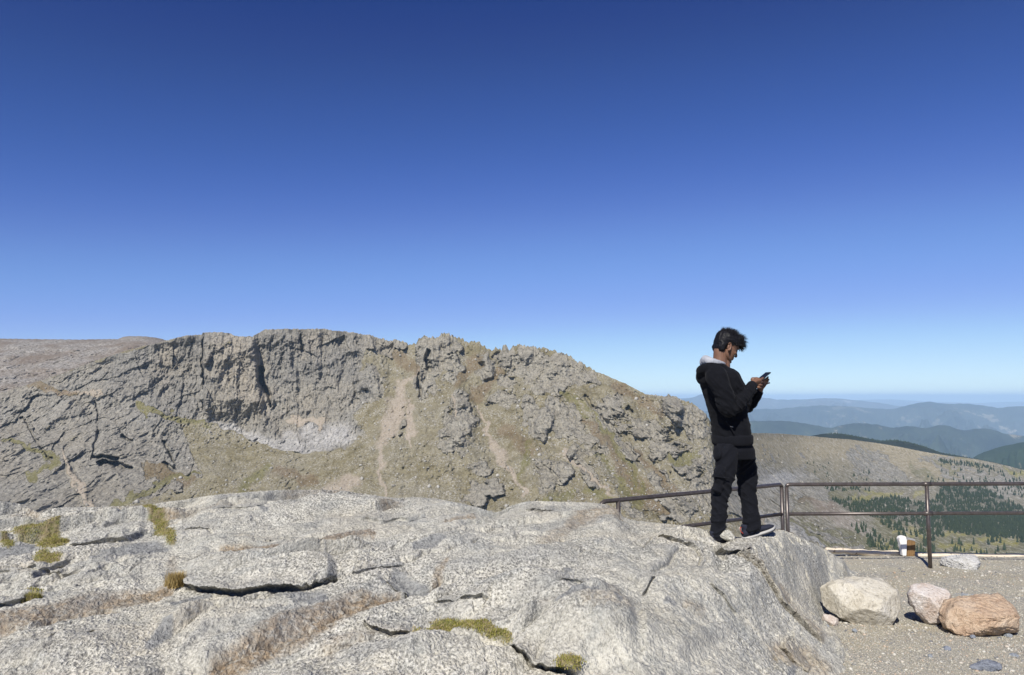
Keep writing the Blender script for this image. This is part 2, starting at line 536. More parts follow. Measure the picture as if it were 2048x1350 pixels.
CX, CZ = X + jx + .3 * Y, Z + jz + .0 * Y
slp = 1 - cl                              # outside the big face the crags are squatter
fa = facets(CX / 34, CZ / 80, 1, .7) * 15 + facets(CX / 12, CZ / 52, 2, .6) * 7.0 + facets(CX / 5.2, CZ / 27, 3, .6) * 3.6 + facets(CX / 2.6, CZ / 10, 7, .6) * 1.9
RXa, RZa = (CX * .9 + CZ * .42), (CZ * .9 - CX * .42)
fb = facets(RXa / 60, RZa / 24, 4, .9) * 14 + facets(RXa / 24, RZa / 10, 5, .9) * 6 + facets(RXa / 9, RZa / 5, 6, .9) * 2.6 + facets(RXa / 4, RZa / 2.6, 8, .6) * 1.3
fc = facets(CX / 16, CZ / 26, 9, .8) * 12 + facets(CX / 7, CZ / 11, 10, .8) * 6 + facets(CX / 3.2, CZ / 5, 11, .8) * 3.0
fc = fc * .36
rel += crag * (fa * .8 * (1 - steep_c) * cl + fb * .42 * steep_c * cl + fc * slp) * (1 - .45 * pale)
pat = sstep(-.05, .3, fbm(X / 40, Y / 60, Z / 40, oct=3, seed=75))
rel += fine * (3.0 - .8 * crag) * (.6 + .8 * pat)
rubb = facets(X / 4.2, Y / 9, 15, .9)
rel += rubb * 3.2 * (1 - crag) * (.3 + .7 * pat)
small = perlin(X / 2.6, Y / 6, Z / 3.0, seed=33)
rel += small * (1.7 - .6 * crag)
rel += -crag * 7 * (1 - cl)            # crags stand out of the slope
gul = fbm((X + 0.25 * Y) / 46, Z / 300, Y / 500, oct=4, seed=40)
rel += -gul * 26 * (1 - crag) * sstep(500, 700, QX) * (1 - sstep(1450, 1550, QX))
# single big features of the face
def depth_line(pts, w, amt, src=None):
    global rel
    rel = rel + amt * line(pts, np.array(w), soft=.7, src=(QX + .5 * wob, QY + .5 * wob2))
depth_line([(519, 735), (526, 765), (537, 795), (541, 815)], (3, 6, 5, 2), 34)
depth_line([(405, 670), (408, 720), (402, 770)], (2, 3, 2), 14)
depth_line([(190, 800), (197, 850), (190, 890), (182, 920)], (1, 2, 3, 1), 9)
depth_line([(190, 912), (220, 915), (240, 922)], (3, 4, 2), 26)
depth_line([(200, 925), (235, 930), (262, 937)], (3, 5, 4), 30)
depth_line([(325, 928), (352, 938)], (3, 4), 24)
depth_line([(245, 873), (262, 880)], (3, 3), 20)
depth_line([(45, 830), (70, 875), (100, 920)], (1, 2, 2), 10)
depth_line([(330, 885), (350, 920)], (3, 3), 18)
depth_line([(838, 745), (842, 790)], (3, 4), 18)
depth_line([(856, 705), (858, 740)], (3, 3), 22)
depth_line([(1168, 790), (1220, 850), (1280, 930)], (2, 5, 5), 12)
depth_line([(1258, 815), (1268, 823)], (3, 3), 18)
depth_line([(600, 665), (604, 700)], (2, 2), 12)
# buttress between 408 and 525 stands forward
butt = sstep(405, 410, QX + .3 * wob) * (1 - sstep(515, 530, QX + (790 - QY) * .12)) * (1 - sstep(800, 850, QY))
rel -= butt * 26
butt2 = sstep(250, 330, QX) * (1 - sstep(385, 407, QX)) * (1 - sstep(790, 840, QY))
rel += butt2 * 14
# the pinnacles
for (x_, y_, w_, h_) in [(862, 690, 20, 40), (888, 676, 14, 18), (1012, 712, 9, 26), (991, 700, 4, 12), (1045, 705, 22, 24), (1345, 808, 14, 22), (838, 750, 9, 24), (975, 730, 12, 26), (740, 765, 24, 30), (915, 800, 18, 18), (915, 850, 30, 40), (1335, 830, 20, 30), (1085, 845, 14, 30)]:
    rel -= 16 * blob(x_, y_, w_, h_, soft=.5)
fall = sstep(0, 0.05, vf)[:, None]
scale = np.interp(QX, [-260, 1440, 1480, 1600, 2320], [1, 1, 1.3, 1.6, 1.7])
rel = rel * (0.25 + .75 * fall) * np.where(QX > 1450, .75 + 0 * QX, 1.0) * scale ** .5
DD = Ds + rel
DD = np.maximum(DD, 300)
T = at(QX, QY, DD)
TERR_D = DD
# behind the crest
back = []
for k, (dr, dz) in enumerate([(12, -2), (60, -14), (200, -60), (600, -260)]):
    b = T[0].copy()
    b[:, 0] *= (1 + dr / b[:, 1]); b[:, 1] += dr
    b[:, 2] += dz
    back.append(b)
T2 = np.concatenate([np.array(back)[::-1], T], 0)
nb = len(back)
# and in front, down below the outcrop
front = []
for dr, dz in [(40, -20), (150, -90), (400, -260), (560, -330)]:
    b = T[-1].copy()
    b[:, 0] *= (1 - dr / b[:, 1]); b[:, 1] -= dr
    b[:, 2] += dz
    front.append(b)
T2 = np.concatenate([T2, np.array(front)], 0)
ATT = {}
for k, v in dict(crag=crag, grass=grass, pink=pink, pale=pale, buff=buff, darkr=darkr, brown=brown, yellow=yellow, tan=tan, slopecrag=1 - cl, forest=forest_, far=sstep(1420, 1560, QX) + 0 * QX).items():
    ATT[k] = np.concatenate([np.repeat(v[:1], nb, 0), v, np.repeat(v[-1:], len(front), 0)], 0)

M = Mat("mountain_rock", 0.95, 0.1)
pv = M.pos()
pst = M.pos((1, 1, 0.28))
n_big = M.noise(pv, 0.012, 5, .6)
n_mid = M.noise(pv, 0.07, 6, .65)
n_fine = M.noise(pv, 0.32, 5, .75)
n_str = M.noise(pst, 0.16, 6, .7)
rockc = M.mix(M.ramp(n_str, [(.3, 0), (.7, 1)]), (0.15, 0.142, 0.125), (0.34, 0.32, 0.275))
rockc = M.mix(M.ramp(n_big, [(.35, 0), (.7, .6)]), rockc, (0.26, 0.225, 0.165))
rockc = M.mix(M.math('MULTIPLY', M.attr("buff"), .75), rockc, M.mix(M.ramp(n_str, [(.3, 0), (.65, 1)]), (0.21, 0.18, 0.14), (0.40, 0.35, 0.27)))
rockc = M.mix(M.math('MULTIPLY', M.attr("slopecrag"), .7), rockc, M.mix(M.ramp(n_mid, [(.35, 0), (.65, 1)]), (0.22, 0.195, 0.145), (0.36, 0.335, 0.27)))
rockc = M.mix(M.math('MULTIPLY', M.attr("darkr"), .6), rockc, M.mix(n_mid, (0.10, 0.098, 0.094), (0.235, 0.225, 0.205)))
rockc = M.mix(M.math('MULTIPLY', M.attr("pale"), .8), rockc, M.mix(M.ramp(n_str, [(.3, 0), (.65, 1)]), (0.25, 0.245, 0.235), (0.55, 0.53, 0.50)))
slopec = M.mix(M.ramp(n_mid, [(.35, 0), (.65, 1)]), (0.125, 0.105, 0.052), (0.235, 0.205, 0.125))
slopec = M.mix(M.ramp(n_big, [(.4, 0), (.65, .55)]), slopec, (0.24, 0.22, 0.165))
rubble = M.ramp(M.noise(pv, .42, 4, .8), [(.50, 0), (.58, 1)])
dk_ = M.ramp(M.noise(pv, .3, 5, .8, .3), [(.36, 1), (.46, 0)])
rub2 = M.ramp(M.noise(pv, 0.05, 4, .6), [(.40, .15), (.62, .95)])
slopec = M.mix(M.math('MULTIPLY', rubble, rub2), slopec, (0.38, 0.36, 0.32))
slopec = M.mix(M.math('MULTIPLY', dk_, .7), slopec, (0.075, 0.062, 0.035))
slopec = M.mix(M.math('MULTIPLY', M.math('MULTIPLY', M.attr("pink"), .9), M.ramp(n_fine, [(.35, .45), (.55, 1)])), slopec, M.mix(n_fine, (0.25, 0.20, 0.155), (0.44, 0.385, 0.315)))
slopec = M.mix(M.math('MULTIPLY', M.attr("tan"), .8), slopec, M.mix(n_mid, (0.25, 0.20, 0.11), (0.40, 0.34, 0.215)))
slopec = M.mix(M.math('MULTIPLY', M.math('MULTIPLY', M.attr("brown"), .7), M.ramp(n_fine, [(.38, .3), (.55, 1)])), slopec, M.mix(n_mid, (0.10, 0.065, 0.035), (0.19, 0.135, 0.08)))
slopec = M.mix(M.math('MULTIPLY', M.math('MULTIPLY', M.attr("grass"), .8), M.ramp(n_fine, [(.38, .25), (.55, 1)])), slopec, M.mix(n_mid, (0.085, 0.085, 0.028), (0.19, 0.175, 0.065)))
slopec = M.mix(M.math('MULTIPLY', M.attr("yellow"), .5), slopec, M.mix(n_fine, (0.20, 0.19, 0.03), (0.42, 0.36, 0.05)))
cg = M.math('ADD', M.attr("crag"), M.math('MULTIPLY', M.math('SUBTRACT', n_mid, .5), .9))
cg = M.ramp(cg, [(.40, 0), (.55, 1)])
fn2 = M.noise(M.pos((1, 1, .4)), .5, 4, .8)
rockc = M.mix(M.ramp(fn2, [(.34, .5), (.45, 0)]), rockc, (0.045, 0.044, 0.042))
rockc = M.mix(M.ramp(fn2, [(.53, 0), (.66, .6)]), rockc, (0.46, 0.44, 0.39))
stk = M.noise(M.pos((1, .6, .10)), 0.35, 5, .7)
hor = M.noise(M.pos((.25, .25, 1.6)), 0.30, 5, .75)
rockc = M.mix(M.ramp(stk, [(.36, .65), (.48, 0)]), rockc, (0.06, 0.058, 0.055))
rockc = M.mix(M.ramp(stk, [(.54, 0), (.70, .6)]), rockc, (0.42, 0.38, 0.30))
rockc = M.mix(M.ramp(hor, [(.34, .6), (.42, 0)]), rockc, (0.06, 0.058, 0.055))
crk = M.ramp(M.voro(M.pos((1, 1, .35)), 0.07, 'DISTANCE_TO_EDGE'), [(0.0, 1), (.07, 0)])
colr = M.mix(cg, slopec, rockc)
n_c = M.ramp(M.noise(pv, .045, 3, .6), [(.45, 0), (.6, 1)])
colr = M.mix(M.math('MULTIPLY', M.math('MULTIPLY', M.math('MULTIPLY', crk, n_c), cg), .6), colr, (0.045, 0.045, 0.045))
bh = M.math('ADD', M.math('MULTIPLY', n_fine, 1.0), M.math('MULTIPLY', M.math('MULTIPLY', n_str, cg), 3.2))
colr = M.mix(M.math('MULTIPLY', M.attr("forest"), M.ramp(n_mid, [(.35, .2), (.55, .8)])), colr, M.mix(n_fine, (0.035, 0.045, 0.025), (0.12, 0.11, 0.075)))
sp2 = M.noise(M.pos((1, .5, 1)), .13, 5, .85)
colr = M.mix(M.math('MULTIPLY', M.attr("far"), M.ramp(sp2, [(.53, 0), (.60, .7)])), colr, (0.42, 0.40, 0.355))
colr = M.mix(M.math('MULTIPLY', M.attr("far"), M.ramp(sp2, [(.40, .65), (.47, 0)])), colr, (0.085, 0.08, 0.055))
M.bump(bh, .9, 0.9)
MOUNT = M.color(colr)

ci = int(np.searchsorted(TX, 1440))
o = grid_obj("mountain", T2[:, :ci + 1], MOUNT, {k: v[:, :ci + 1] for k, v in ATT.items()}, flip=True)
tag(o, "grey cliffs and tan scree slope of the mountain across the valley", "mountain", kind="structure")
o = grid_obj("valley_slope", T2[:, ci:], MOUNT, {k: v[:, ci:] for k, v in ATT.items()}, flip=True)
tag(o, "brown ridge and rocky valley side beyond the railing", "hillside", kind="structure")

# plateau behind the left cliff
px_ = np.arange(-300, 420, 1.1)
cr = np.interp(px_, [-300, 0, 60, 160, 236, 245, 262, 290, 318, 335, 420], [675, 677, 678, 679, 678, 674, 672, 673, 676, 681, 700])
cr = cr + perlin(px_ / 6, 0 * px_, seed=8) * .7
vv = np.linspace(0, 1, 150)
qx = np.broadcast_to(px_, (150, len(px_)))
cr_s = smooth1(cr, 20, 0)
qy = cr_s[None] + vv[:, None] * (830 - cr_s)[None] + (cr - cr_s)[None] * np.exp(-vv / .03)[:, None]
dd = 1900 - 650 * vv[:, None] ** .6 + 0 * qx
pp = at(qx, qy, dd)
rl = fbm(pp[..., 0] / 60, pp[..., 1] / 60, oct=5, seed=50, gain=.55) * 30 + facets(pp[..., 0] / 9, pp[..., 1] / 22, 77) * 5
pp = at(qx, qy, dd + rl * sstep(0, .1, vv)[:, None])
bk = pp[0].copy(); bk[:, 1] += 300; bk[:, 2] -= 40
pp = np.concatenate([bk[None], pp], 0)
M = Mat("plateau_rubble", .95, .1)
pv = M.pos()
a = M.mix(M.ramp(M.noise(pv, .16, 6, .85), [(.44, 0), (.56, 1)]), (0.13, 0.115, 0.095), (0.36, 0.335, 0.30))
a = M.mix(M.ramp(M.noise(pv, .012, 4, .6), [(.4, 0), (.65, .7)]), a, (0.155, 0.115, 0.08))
M.bump(M.noise(pv, .3, 5, .75), .5, .6)
o = grid_obj("plateau", pp, M.color(a), flip=True)
tag(o, "stony flat plateau behind the left cliff rim", "plateau", kind="structure")

# boulders and rubble lying on the mountain's slopes
def rock_shapes(n, seed):
    r = np.random.RandomState(seed)
    bm = bmesh.new(); bmesh.ops.create_icosphere(bm, subdivisions=1, radius=1)
    V = np.array([v.co[:] for v in bm.verts]); Fc = np.array([[v.index for v in f.verts] for f in bm.faces]); bm.free()
    out = []
    for i in range(n):
        q = V * r.uniform(.65, 1.25, (len(V), 1)) * r.uniform(.6, 1.3, 3)
        a = r.uniform(0, 6.28); c, s_ = math.cos(a), math.sin(a)
        q = q @ np.array([[c, -s_, 0], [s_, c, 0], [0, 0, 1]])
        out.append(q)
    return out, Fc


def scatter(name, pos, size, mat, seed, tint=None, flat=1.0, bury=.25):
    shp, Fc = rock_shapes(24, seed)
    r = np.random.RandomState(seed + 1)
    k = r.randint(0, 24, len(pos))
    S = np.array(shp)[k] * size[:, None, None]
    S[:, :, 2] *= flat
    S += pos[:, None, :]
    S[:, :, 2] += (size * (1 - bury) * .3)[:, None]
    nv = S.shape[1]
    Fa = (Fc[None] + np.arange(len(pos))[:, None, None] * nv).reshape(-1, 3)
    o = mesh_obj(name, S.reshape(-1, 3), Fa, mat, smooth=False)
    a = o.data.attributes.new("tint", 'FLOAT', 'POINT')
    t = r.uniform(0, 1, len(pos)) if tint is None else tint
    a.data.foreach_set("value", np.repeat(t, nv).astype(np.float32))
    return o


rs = np.random.RandomState(5)
NBD = 44000
ii = rs.randint(3, NT - 2, NBD); jj = rs.randint(0, len(TX), NBD)
dens = np.clip(1.1 - crag[ii, jj], 0.05, 1) * (1 - .6 * grass[ii, jj]) * np.clip(.25 + 1.6 * (fbm(X[ii, jj] / 60, Y[ii, jj] / 60, oct=3, seed=200) + .15), .08, 1)
dens *= np.where((QX_ := QX[ii, jj]) < 420, .5, 1)
keep = rs.rand(NBD) < dens
ii, jj = ii[keep], jj[keep]
sz = (0.45 + rs.pareto(3.0, len(ii)) * .55).clip(0, 2.6) * np.where(TX[jj] > 1440, .95, 1)
M = Mat("boulder_pale", .95, .1)
bcol = M.mix(M.attr("tint"), (0.17, 0.155, 0.125), (0.44, 0.42, 0.375))
o = scatter("slope_boulders", T[ii, jj], sz, M.color(bcol), 300)
tag(o, "loose pale boulders strewn over the mountain slopes", "boulders", kind="stuff")

# ================================================================== FAR HILLS
def forest_mat(name, c0, c1, c2, s, bare=.62):
    M = Mat(name, .95, .05)
    pv = M.pos()
    n = M.noise(pv, s, 6, .65)
    c = M.mix(M.ramp(n, [(.35, 0), (.65, 1)]), c0, c1)
    m = M.math('MULTIPLY', M.ramp(M.noise(pv, s * 2.2, 5, .7), [(bare, 0), (bare + .06, 1)]), M.ramp(M.noise(pv, s * .5, 3, .5), [(.45, 0), (.6, 1)]))
    c = M.mix(m, c, c2)
    M.bump(M.noise(pv, s * 14, 5, .7), .8, 0.35 / s * .02)
    return M.color(c)


def hill(name, label, pts, Y0, drop, mat, seed, jag=1.0):
    xs = np.arange(1250, 2420, 2.0)
    c = np.interp(xs, *zip(*pts))
    c = smooth1(c, 3, 0) + (fbm(xs / 14, 0 * xs, oct=3, seed=seed)) * jag * 2.0
    n = 110
    v = np.linspace(0, 1, n)[:, None]
    C = at(xs, c, Y0)
    gx = C[None, :, 0] / Y0
    Yv = Y0 * (1 - .42 * v) + 0 * gx
    k = Y0 / 10000
    ns = ridged(gx * Y0 / 1500 / k + .2 * v, Yv / 2200 / k, oct=6, seed=seed, gain=.6)
    Zv = C[None, :, 2] - drop * (v ** .85) + (ns - .5) * drop * .8 * sstep(0, .25, v)
    Pg = np.stack([gx * Yv, Yv, Zv], -1)
    b = Pg[0].copy(); b[:, 0] *= 1.12; b[:, 1] *= 1.12; b[:, 2] -= drop
    Pg = np.concatenate([b[None], Pg], 0)
    o = grid_obj(name, Pg, mat, flip=True)
    tag(o, label, "hills", kind="structure")


hill("hill_near", "dark green wooded hill at the right edge beyond the brown ridge",
     [(1250, 1030), (1900, 945), (1930, 925), (1960, 907), (2000, 893), (2048, 884), (2150, 874), (2420, 880)], 4800, 420,
     forest_mat("forest_near", (0.018, 0.035, 0.02), (0.035, 0.055, 0.03), (0.15, 0.14, 0.09), .0035), 61, .8)
hill("wooded_ridge", "dark wooded ridge just behind the brown ridge",
     [(1250, 930), (1560, 900), (1620, 872), (1650, 867), (1680, 867), (1705, 871), (1740, 878), (1762, 882), (1790, 880), (1820, 885), (1850, 893), (1880, 905), (1920, 912), (1990, 925), (2048, 940), (2150, 962), (2420, 1000)], 3000, 160,
     forest_mat("forest_ridge", (0.012, 0.018, 0.013), (0.026, 0.032, 0.02), (0.20, 0.17, 0.11), .006, .72), 66, .25)
hill("hills_middle", "dark blue wooded hills behind the brown ridge",
     [(1250, 846), (1380, 842), (1500, 842), (1560, 841), (1600, 845), (1640, 852), (1660, 857), (1690, 848), (1720, 846), (1760, 850), (1780, 856), (1800, 855), (1815, 851), (1845, 857),
      (1870, 852), (1885, 849), (1900, 853), (1915, 859), (1928, 862), (1950, 857), (1970, 856), (1990, 860), (2010, 868), (2048, 872), (2150, 880), (2420, 880)], 9800, 1000,
     forest_mat("forest_middle", (0.014, 0.024, 0.024), (0.045, 0.062, 0.044), (0.24, 0.21, 0.155), .0022, .57), 71)
hill("hills_far", "blue hazy wooded hills below the skyline",
     [(1250, 826), (1380, 824), (1500, 818), (1560, 818), (1600, 813), (1650, 811), (1700, 813), (1750, 817), (1790, 818), (1810, 812), (1830, 806), (1860, 803), (1890, 808), (1930, 807),
      (1960, 810), (2000, 816), (2030, 812), (2150, 814), (2420, 820)], 19000, 1300,
     forest_mat("forest_far", (0.02, 0.03, 0.03), (0.05, 0.06, 0.05), (0.25, 0.23, 0.175), .0011, .55), 83, .8)
hill("mountains_distant", "pale hazy mountain range with light bare tops",
     [(1250, 800), (1360, 797), (1385, 796), (1398, 790), (1405, 786), (1412, 792), (1440, 800), (1490, 799), (1515, 794), (1530, 795), (1550, 799), (1600, 799), (1650, 796), (1680, 797),
      (1720, 801), (1760, 806), (1800, 812), (1900, 818), (2100, 825), (2420, 830)], 30000, 1300,
     forest_mat("forest_distant", (0.03, 0.04, 0.04), (0.08, 0.075, 0.07), (0.26, 0.23, 0.21), .0005, .6), 92, .7)
hill("mountains_horizon", "palest blue ridge along the horizon",
     [(1250, 803), (1700, 801), (1740, 799), (1790, 799), (1850, 803), (1900, 804), (1960, 806), (2000, 804), (2048, 803), (2420, 804)], 52000, 1500,
     forest_mat("forest_horizon", (0.05, 0.06, 0.06), (0.08, 0.08, 0.08), (0.2, 0.2, 0.18), .0004, .6), 95, .4)

# the plain under everything
M = Mat("plain_ground", .95, .05)
pv = M.pos()
pm = M.color(M.mix(M.noise(pv, .0006, 6, .6), (0.05, 0.06, 0.04), (0.14, 0.12, 0.08)))
nr = 60
rr = np.concatenate([[0.0], np.geomspace(300, 84000, nr - 1)])
aa = np.linspace(0, 2 * math.pi, 97)
gx, gy = rr[:, None] * np.cos(aa), rr[:, None] * np.sin(aa)
gz = -1250 + 40 * fbm(gx / 6000, gy / 6000, oct=3, seed=99)
o = grid_obj("plain", np.stack([gx, gy, gz], -1), pm)
tag(o, "low ground reaching to the horizon", "ground", kind="structure")
# ================================================================== HAZE
def haze_box():
    x0, x1, y0, y1, z0, z1 = -85000, 85000, -85000, 85000, -1400, 235
    v = [(x, y, z) for x in (x0, x1) for y in (y0, y1) for z in (z0, z1)]
    f = [(0, 1, 3, 2), (4, 6, 7, 5), (0, 4, 5, 1), (2, 3, 7, 6), (0, 2, 6, 4), (1, 5, 7, 3)]
    m = bpy.data.materials.new("haze_air")
    m.use_nodes = True
    nt = m.node_tree
    for n in list(nt.nodes):
        nt.nodes.remove(n)
    out = nt.nodes.new("ShaderNodeOutputMaterial")
    vol = nt.nodes.new("ShaderNodeVolumePrincipled")
    vol.inputs["Color"].default_value = (0.52, 0.75, 1.0, 1)
    vol.inputs["Density"].default_value = HAZE
    vol.inputs["Anisotropy"].default_value = -0.2
    nt.links.new(vol.outputs[0], out.inputs["Volume"])
    o = mesh_obj("haze", v, f, m, smooth=False)
    tag(o, "thin blue air haze over the valley and far hills", "haze", kind="stuff")


HAZE = 3.8e-5
haze_box()

# ================================================================== GRAVEL GROUND
def gravel_z(x, y):
    return -1.34 + 0.0767 * 0 - 0.0767 * y + 0.0 * x


def on_gravel(px, py, lift=0.0):
    u, s = ray(px, py)
    y = (-1.34 + lift) / (float(s) + 0.0767)
    return Vector((float(u) * y, y, float(s) * y))


CURB_Y = 10.15


def gravel_relief(x, y):
    z = gravel_z(x, y) + 0.018 * fbm(x / 0.9, y / 0.9, oct=4, seed=101) + .004 * fbm(x / .06, y / .06, oct=3, seed=102)
    z = z + 0.03 * np.exp(-((x - 4.6) / 1.5) ** 2 - ((y - 9.6) / .35) ** 2)
    e = np.maximum(y - CURB_Y - .12, 0)
    return z - 1.6 * e - 2.0 * e * e


gx = np.linspace(0.2, 9.5, 900)
gy = np.concatenate([np.linspace(1.0, 3.8, 60), np.linspace(3.8, 10.4, 760), np.linspace(10.45, 14, 30)])
GX, GY = np.meshgrid(gx, gy)
GZ = gravel_relief(GX, GY)
M = Mat("gravel", .95, .15)
pv = M.pos()
g0 = M.mix(M.ramp(M.noise(pv, 45, 4, .7), [(.3, 0), (.7, 1)]), (0.34, 0.312, 0.232), (0.50, 0.465, 0.36))
vc = M.n("ShaderNodeTexVoronoi"); vc.inputs["Scale"].default_value = 70; M.l(pv, vc.inputs["Vector"])
sepc = M.n("ShaderNodeSeparateColor"); M.l(vc.outputs["Color"], sepc.inputs[0])
stone = M.ramp(sepc.outputs[0], [(.0, (0.20, 0.20, 0.19)), (.4, (0.33, 0.31, 0.26)), (.8, (0.48, 0.46, 0.41)), (.97, (0.13, 0.14, 0.16))])
g1 = M.mix(M.ramp(M.noise(pv, 2.2, 4, .65), [(.42, .15), (.62, .8)]), g0, stone)
g1 = M.mix(M.ramp(M.noise(pv, .9, 3, .6), [(.45, 0), (.7, .5)]), g1, (0.36, 0.31, 0.21))
M.bump(M.math('ADD', vc.outputs["Distance"], M.noise(pv, 90, 4, .7)), .6, .008)
o = grid_obj("gravel_ground", np.stack([GX, GY, GZ], -1), M.color(g1))
tag(o, "grey green gravel ground below the granite outcrop", "gravel ground", kind="structure")

# ================================================================== GRANITE OUTCROP
CREST = [(-500, 1015), (-200, 1010), (0, 1003), (30, 1007), (50, 1014), (68, 1024), (78, 1026), (92, 1018), (110, 1015), (180, 1014), (270, 1011), (300, 1008), (330, 1003), (360, 1000), (400, 993), (440, 988), (480, 985),
         (520, 982), (560, 980), (640, 979), (680, 981), (740, 990), (790, 996), (830, 994), (870, 997), (920, 1006), (960, 1016), (988, 1025), (1002, 1022), (1020, 1012), (1050, 1003), (1080, 1002),
         (1140, 1004), (1185, 1005), (1215, 1009), (1235, 1018), (1248, 1034), (1268, 1041), (1300, 1044), (1340, 1048), (1375, 1052), (1400, 1056), (1416, 1061), (1425, 1068), (1437, 1077), (1446, 1080), (1460, 1080),
         (1475, 1076), (1500, 1076), (1514, 1074), (1526, 1070), (1540, 1065), (1560, 1060), (1570, 1060), (1585, 1066), (1610, 1078), (1640, 1092), (1660, 1103), (1690, 1122), (1715, 1150), (1740, 1190)]
CTRL = []
for px, py, z in [(-400, 1350, -1.30), (-400, 1200, -1.24), (-400, 1080, -1.18), (0, 1350, -1.28), (0, 1250, -1.24), (0, 1150, -1.20), (0, 1060, -1.16), (300, 1350, -1.27), (300, 1230, -1.22), (300, 1120, -1.15), (300, 1050, -1.12),
                  (600, 1350, -1.27), (600, 1250, -1.23), (600, 1160, -1.16), (600, 1060, -1.08), (900, 1350, -1.25), (900, 1240, -1.19), (900, 1120, -1.10), (900, 1040, -1.06), (1150, 1350, -1.27), (1150, 1240, -1.13), (1150, 1120, -1.05),
                  (1150, 1040, -1.01), (1350, 1350, -1.27), (1350, 1200, -1.16), (1350, 1100, -1.09), (1500, 1350, -1.42), (1500, 1220, -1.30), (1500, 1130, -1.18), (1600, 1350, -1.58), (1600, 1270, -1.52), (1590, 1210, -1.42),
                  (1620, 1150, -1.40), (1560, 1100, -1.19),
                  (0, 1003, -1.13), (300, 1008, -1.10), (560, 980, -1.03), (800, 995, -1.06), (985, 1024, -1.10), (1080, 1002, -.99), (1205, 1006, -1.0), (1340, 1048, -1.075), (1425, 1066, -1.06), (1500, 1082, -1.105), (1565, 1061, -1.165),
                  (1620, 1083, -1.36), (1660, 1104, -1.61), (-400, 1015, -1.15)]:
    s = float(ray(px, py)[1])
    CTRL.append((px, z / s, z))
# crest depth by column, used for where the outcrop falls away
YC = [(px, Y) for (px, Y, z) in CTRL[-14:]]
YC.sort()
C3 = []
for px, Y, z in CTRL:
    C3.append((float(ray(px, 1100)[0]) * Y, Y, z))
for px, Y in YC:
    u = float(ray(px, 1050)[0])
    zc = [c[2] for c in CTRL if c[0] == px and abs(c[1] - Y) < 1e-6][0]
    C3.append((u * (Y + .5), Y + .5, zc - .16))
    C3.append((u * (Y + 1.6), Y + 1.6, zc - 1.2))
C3 += [(-1.5, 1.2, -1.45), (0, 1.2, -1.45), (1.3, 1.2, -1.5), (-4, 2, -1.45), (2.2, 2.5, -1.75), (-1.5, 2.4, -1.35), (0.4, 2.4, -1.33)]
C3 = np.array(C3)


def tps_fit(c, lam=.002):
    d = np.linalg.norm(c[:, None, :2] - c[None, :, :2], axis=-1)
    K = np.where(d > 0, d * d * np.log(d + 1e-9), 0) + lam * np.eye(len(c))
    Pm = np.concatenate([np.ones((len(c), 1)), c[:, :2]], 1)
    A = np.block([[K, Pm], [Pm.T, np.zeros((3, 3))]])
    return np.linalg.solve(A, np.concatenate([c[:, 2], np.zeros(3)]))


TW = tps_fit(C3)


def rock_base(x, y):
    x = np.asarray(x, float); y = np.asarray(y, float)
    out = TW[-3] + TW[-2] * x + TW[-1] * y
    for (cx, cy_, _), w in zip(C3, TW[:-3]):
        d2 = (x - cx) ** 2 + (y - cy_) ** 2
        out = out + w * 0.5 * d2 * np.log(d2 + 1e-12)
    return out


ru = np.arange(-560, 1800, 1.6)
U = ray(ru, 1150)[0]
Yr = np.concatenate([np.linspace(1.2, 3.2, 40)[:-1], 3.2 * (9.6 / 3.2) ** np.linspace(0, 1, 980), np.linspace(9.65, 12, 24)])
RU, RY = np.meshgrid(U, Yr)
RX = RU * RY
ycol = np.interp(ru, *zip(*YC))[None, :]
lim = np.minimum(RY, ycol + 1.5)
RZ = rock_base(RU * lim, lim) - 1.3 * np.maximum(RY - ycol - 1.5, 0)
BND = [on_gravel(*q) for q in [(1702, 1420), (1702, 1350), (1690, 1300), (1655, 1245), (1650, 1220), (1680, 1185), (1715, 1155), (1722, 1132), (1700, 1112)]]
BND = [(0.9, 0.9), (1.75, 3.2)] + [(v.x, v.y) for v in BND] + [(BND[-1].x - .3, 12)]
bd, bs, _ = poly_dist(RX, RY, BND)
outd = np.where(bs > 0, bd, 0)         # outside, to the right of the outcrop
QX, QY = proj(np.stack([RX, RY, RZ], -1))
gz_ = gravel_z(RX, RY)
wd = .06 * fbm(RX / .4, RY / .4, oct=3, seed=111)
ins = bd + wd
prof = gz_ + .62 * ins
kk = .10
hh = np.clip(.5 + .5 * (prof - RZ) / kk, 0, 1)
smin = prof * (1 - hh) + RZ * hh - kk * hh * (1 - hh)
farw = sstep(3.0, 4.5, RX + 9 * (RY > 11))
RZ = np.where(bs > 0, gz_ - .02 - outd * .9, np.where((RX > .8), smin, RZ))
RZ = smooth1(smooth1(RZ, 2, 0), 2, 1)

w1 = fbm(RX / .25, RY / .5, RZ / .25, oct=4, seed=120)
w2 = fbm(RX / .25, RY / .5, RZ / .25, oct=4, seed=127)
FX, FY = QX + w1 * 9, QY + w2 * 6
near = (RY < ycol + .2)

# broad undulation along the strata, then rounded sheets
cx_, sx_ = math.cos(R(38)), math.sin(R(38))
A1 = RX * cx_ + RY * sx_ * 1.0
A2 = -RX * sx_ + RY * cx_
flatw = np.where(RX > .8, sstep(.3, 1.1, ins), 1.0)
dz = 0.085 * fbm(A1 / 1.6, A2 / .42, oct=4, seed=130) * (.25 + .75 * flatw)
band = ridged(A1 / 2.6 + .3 * w1, A2 / .50 + .4 * w2, oct=3, seed=133)
leftness = 1 - sstep(900, 1350, QX)
dz -= 0.055 * sstep(.50, .95, band) * (.25 + .75 * leftness)
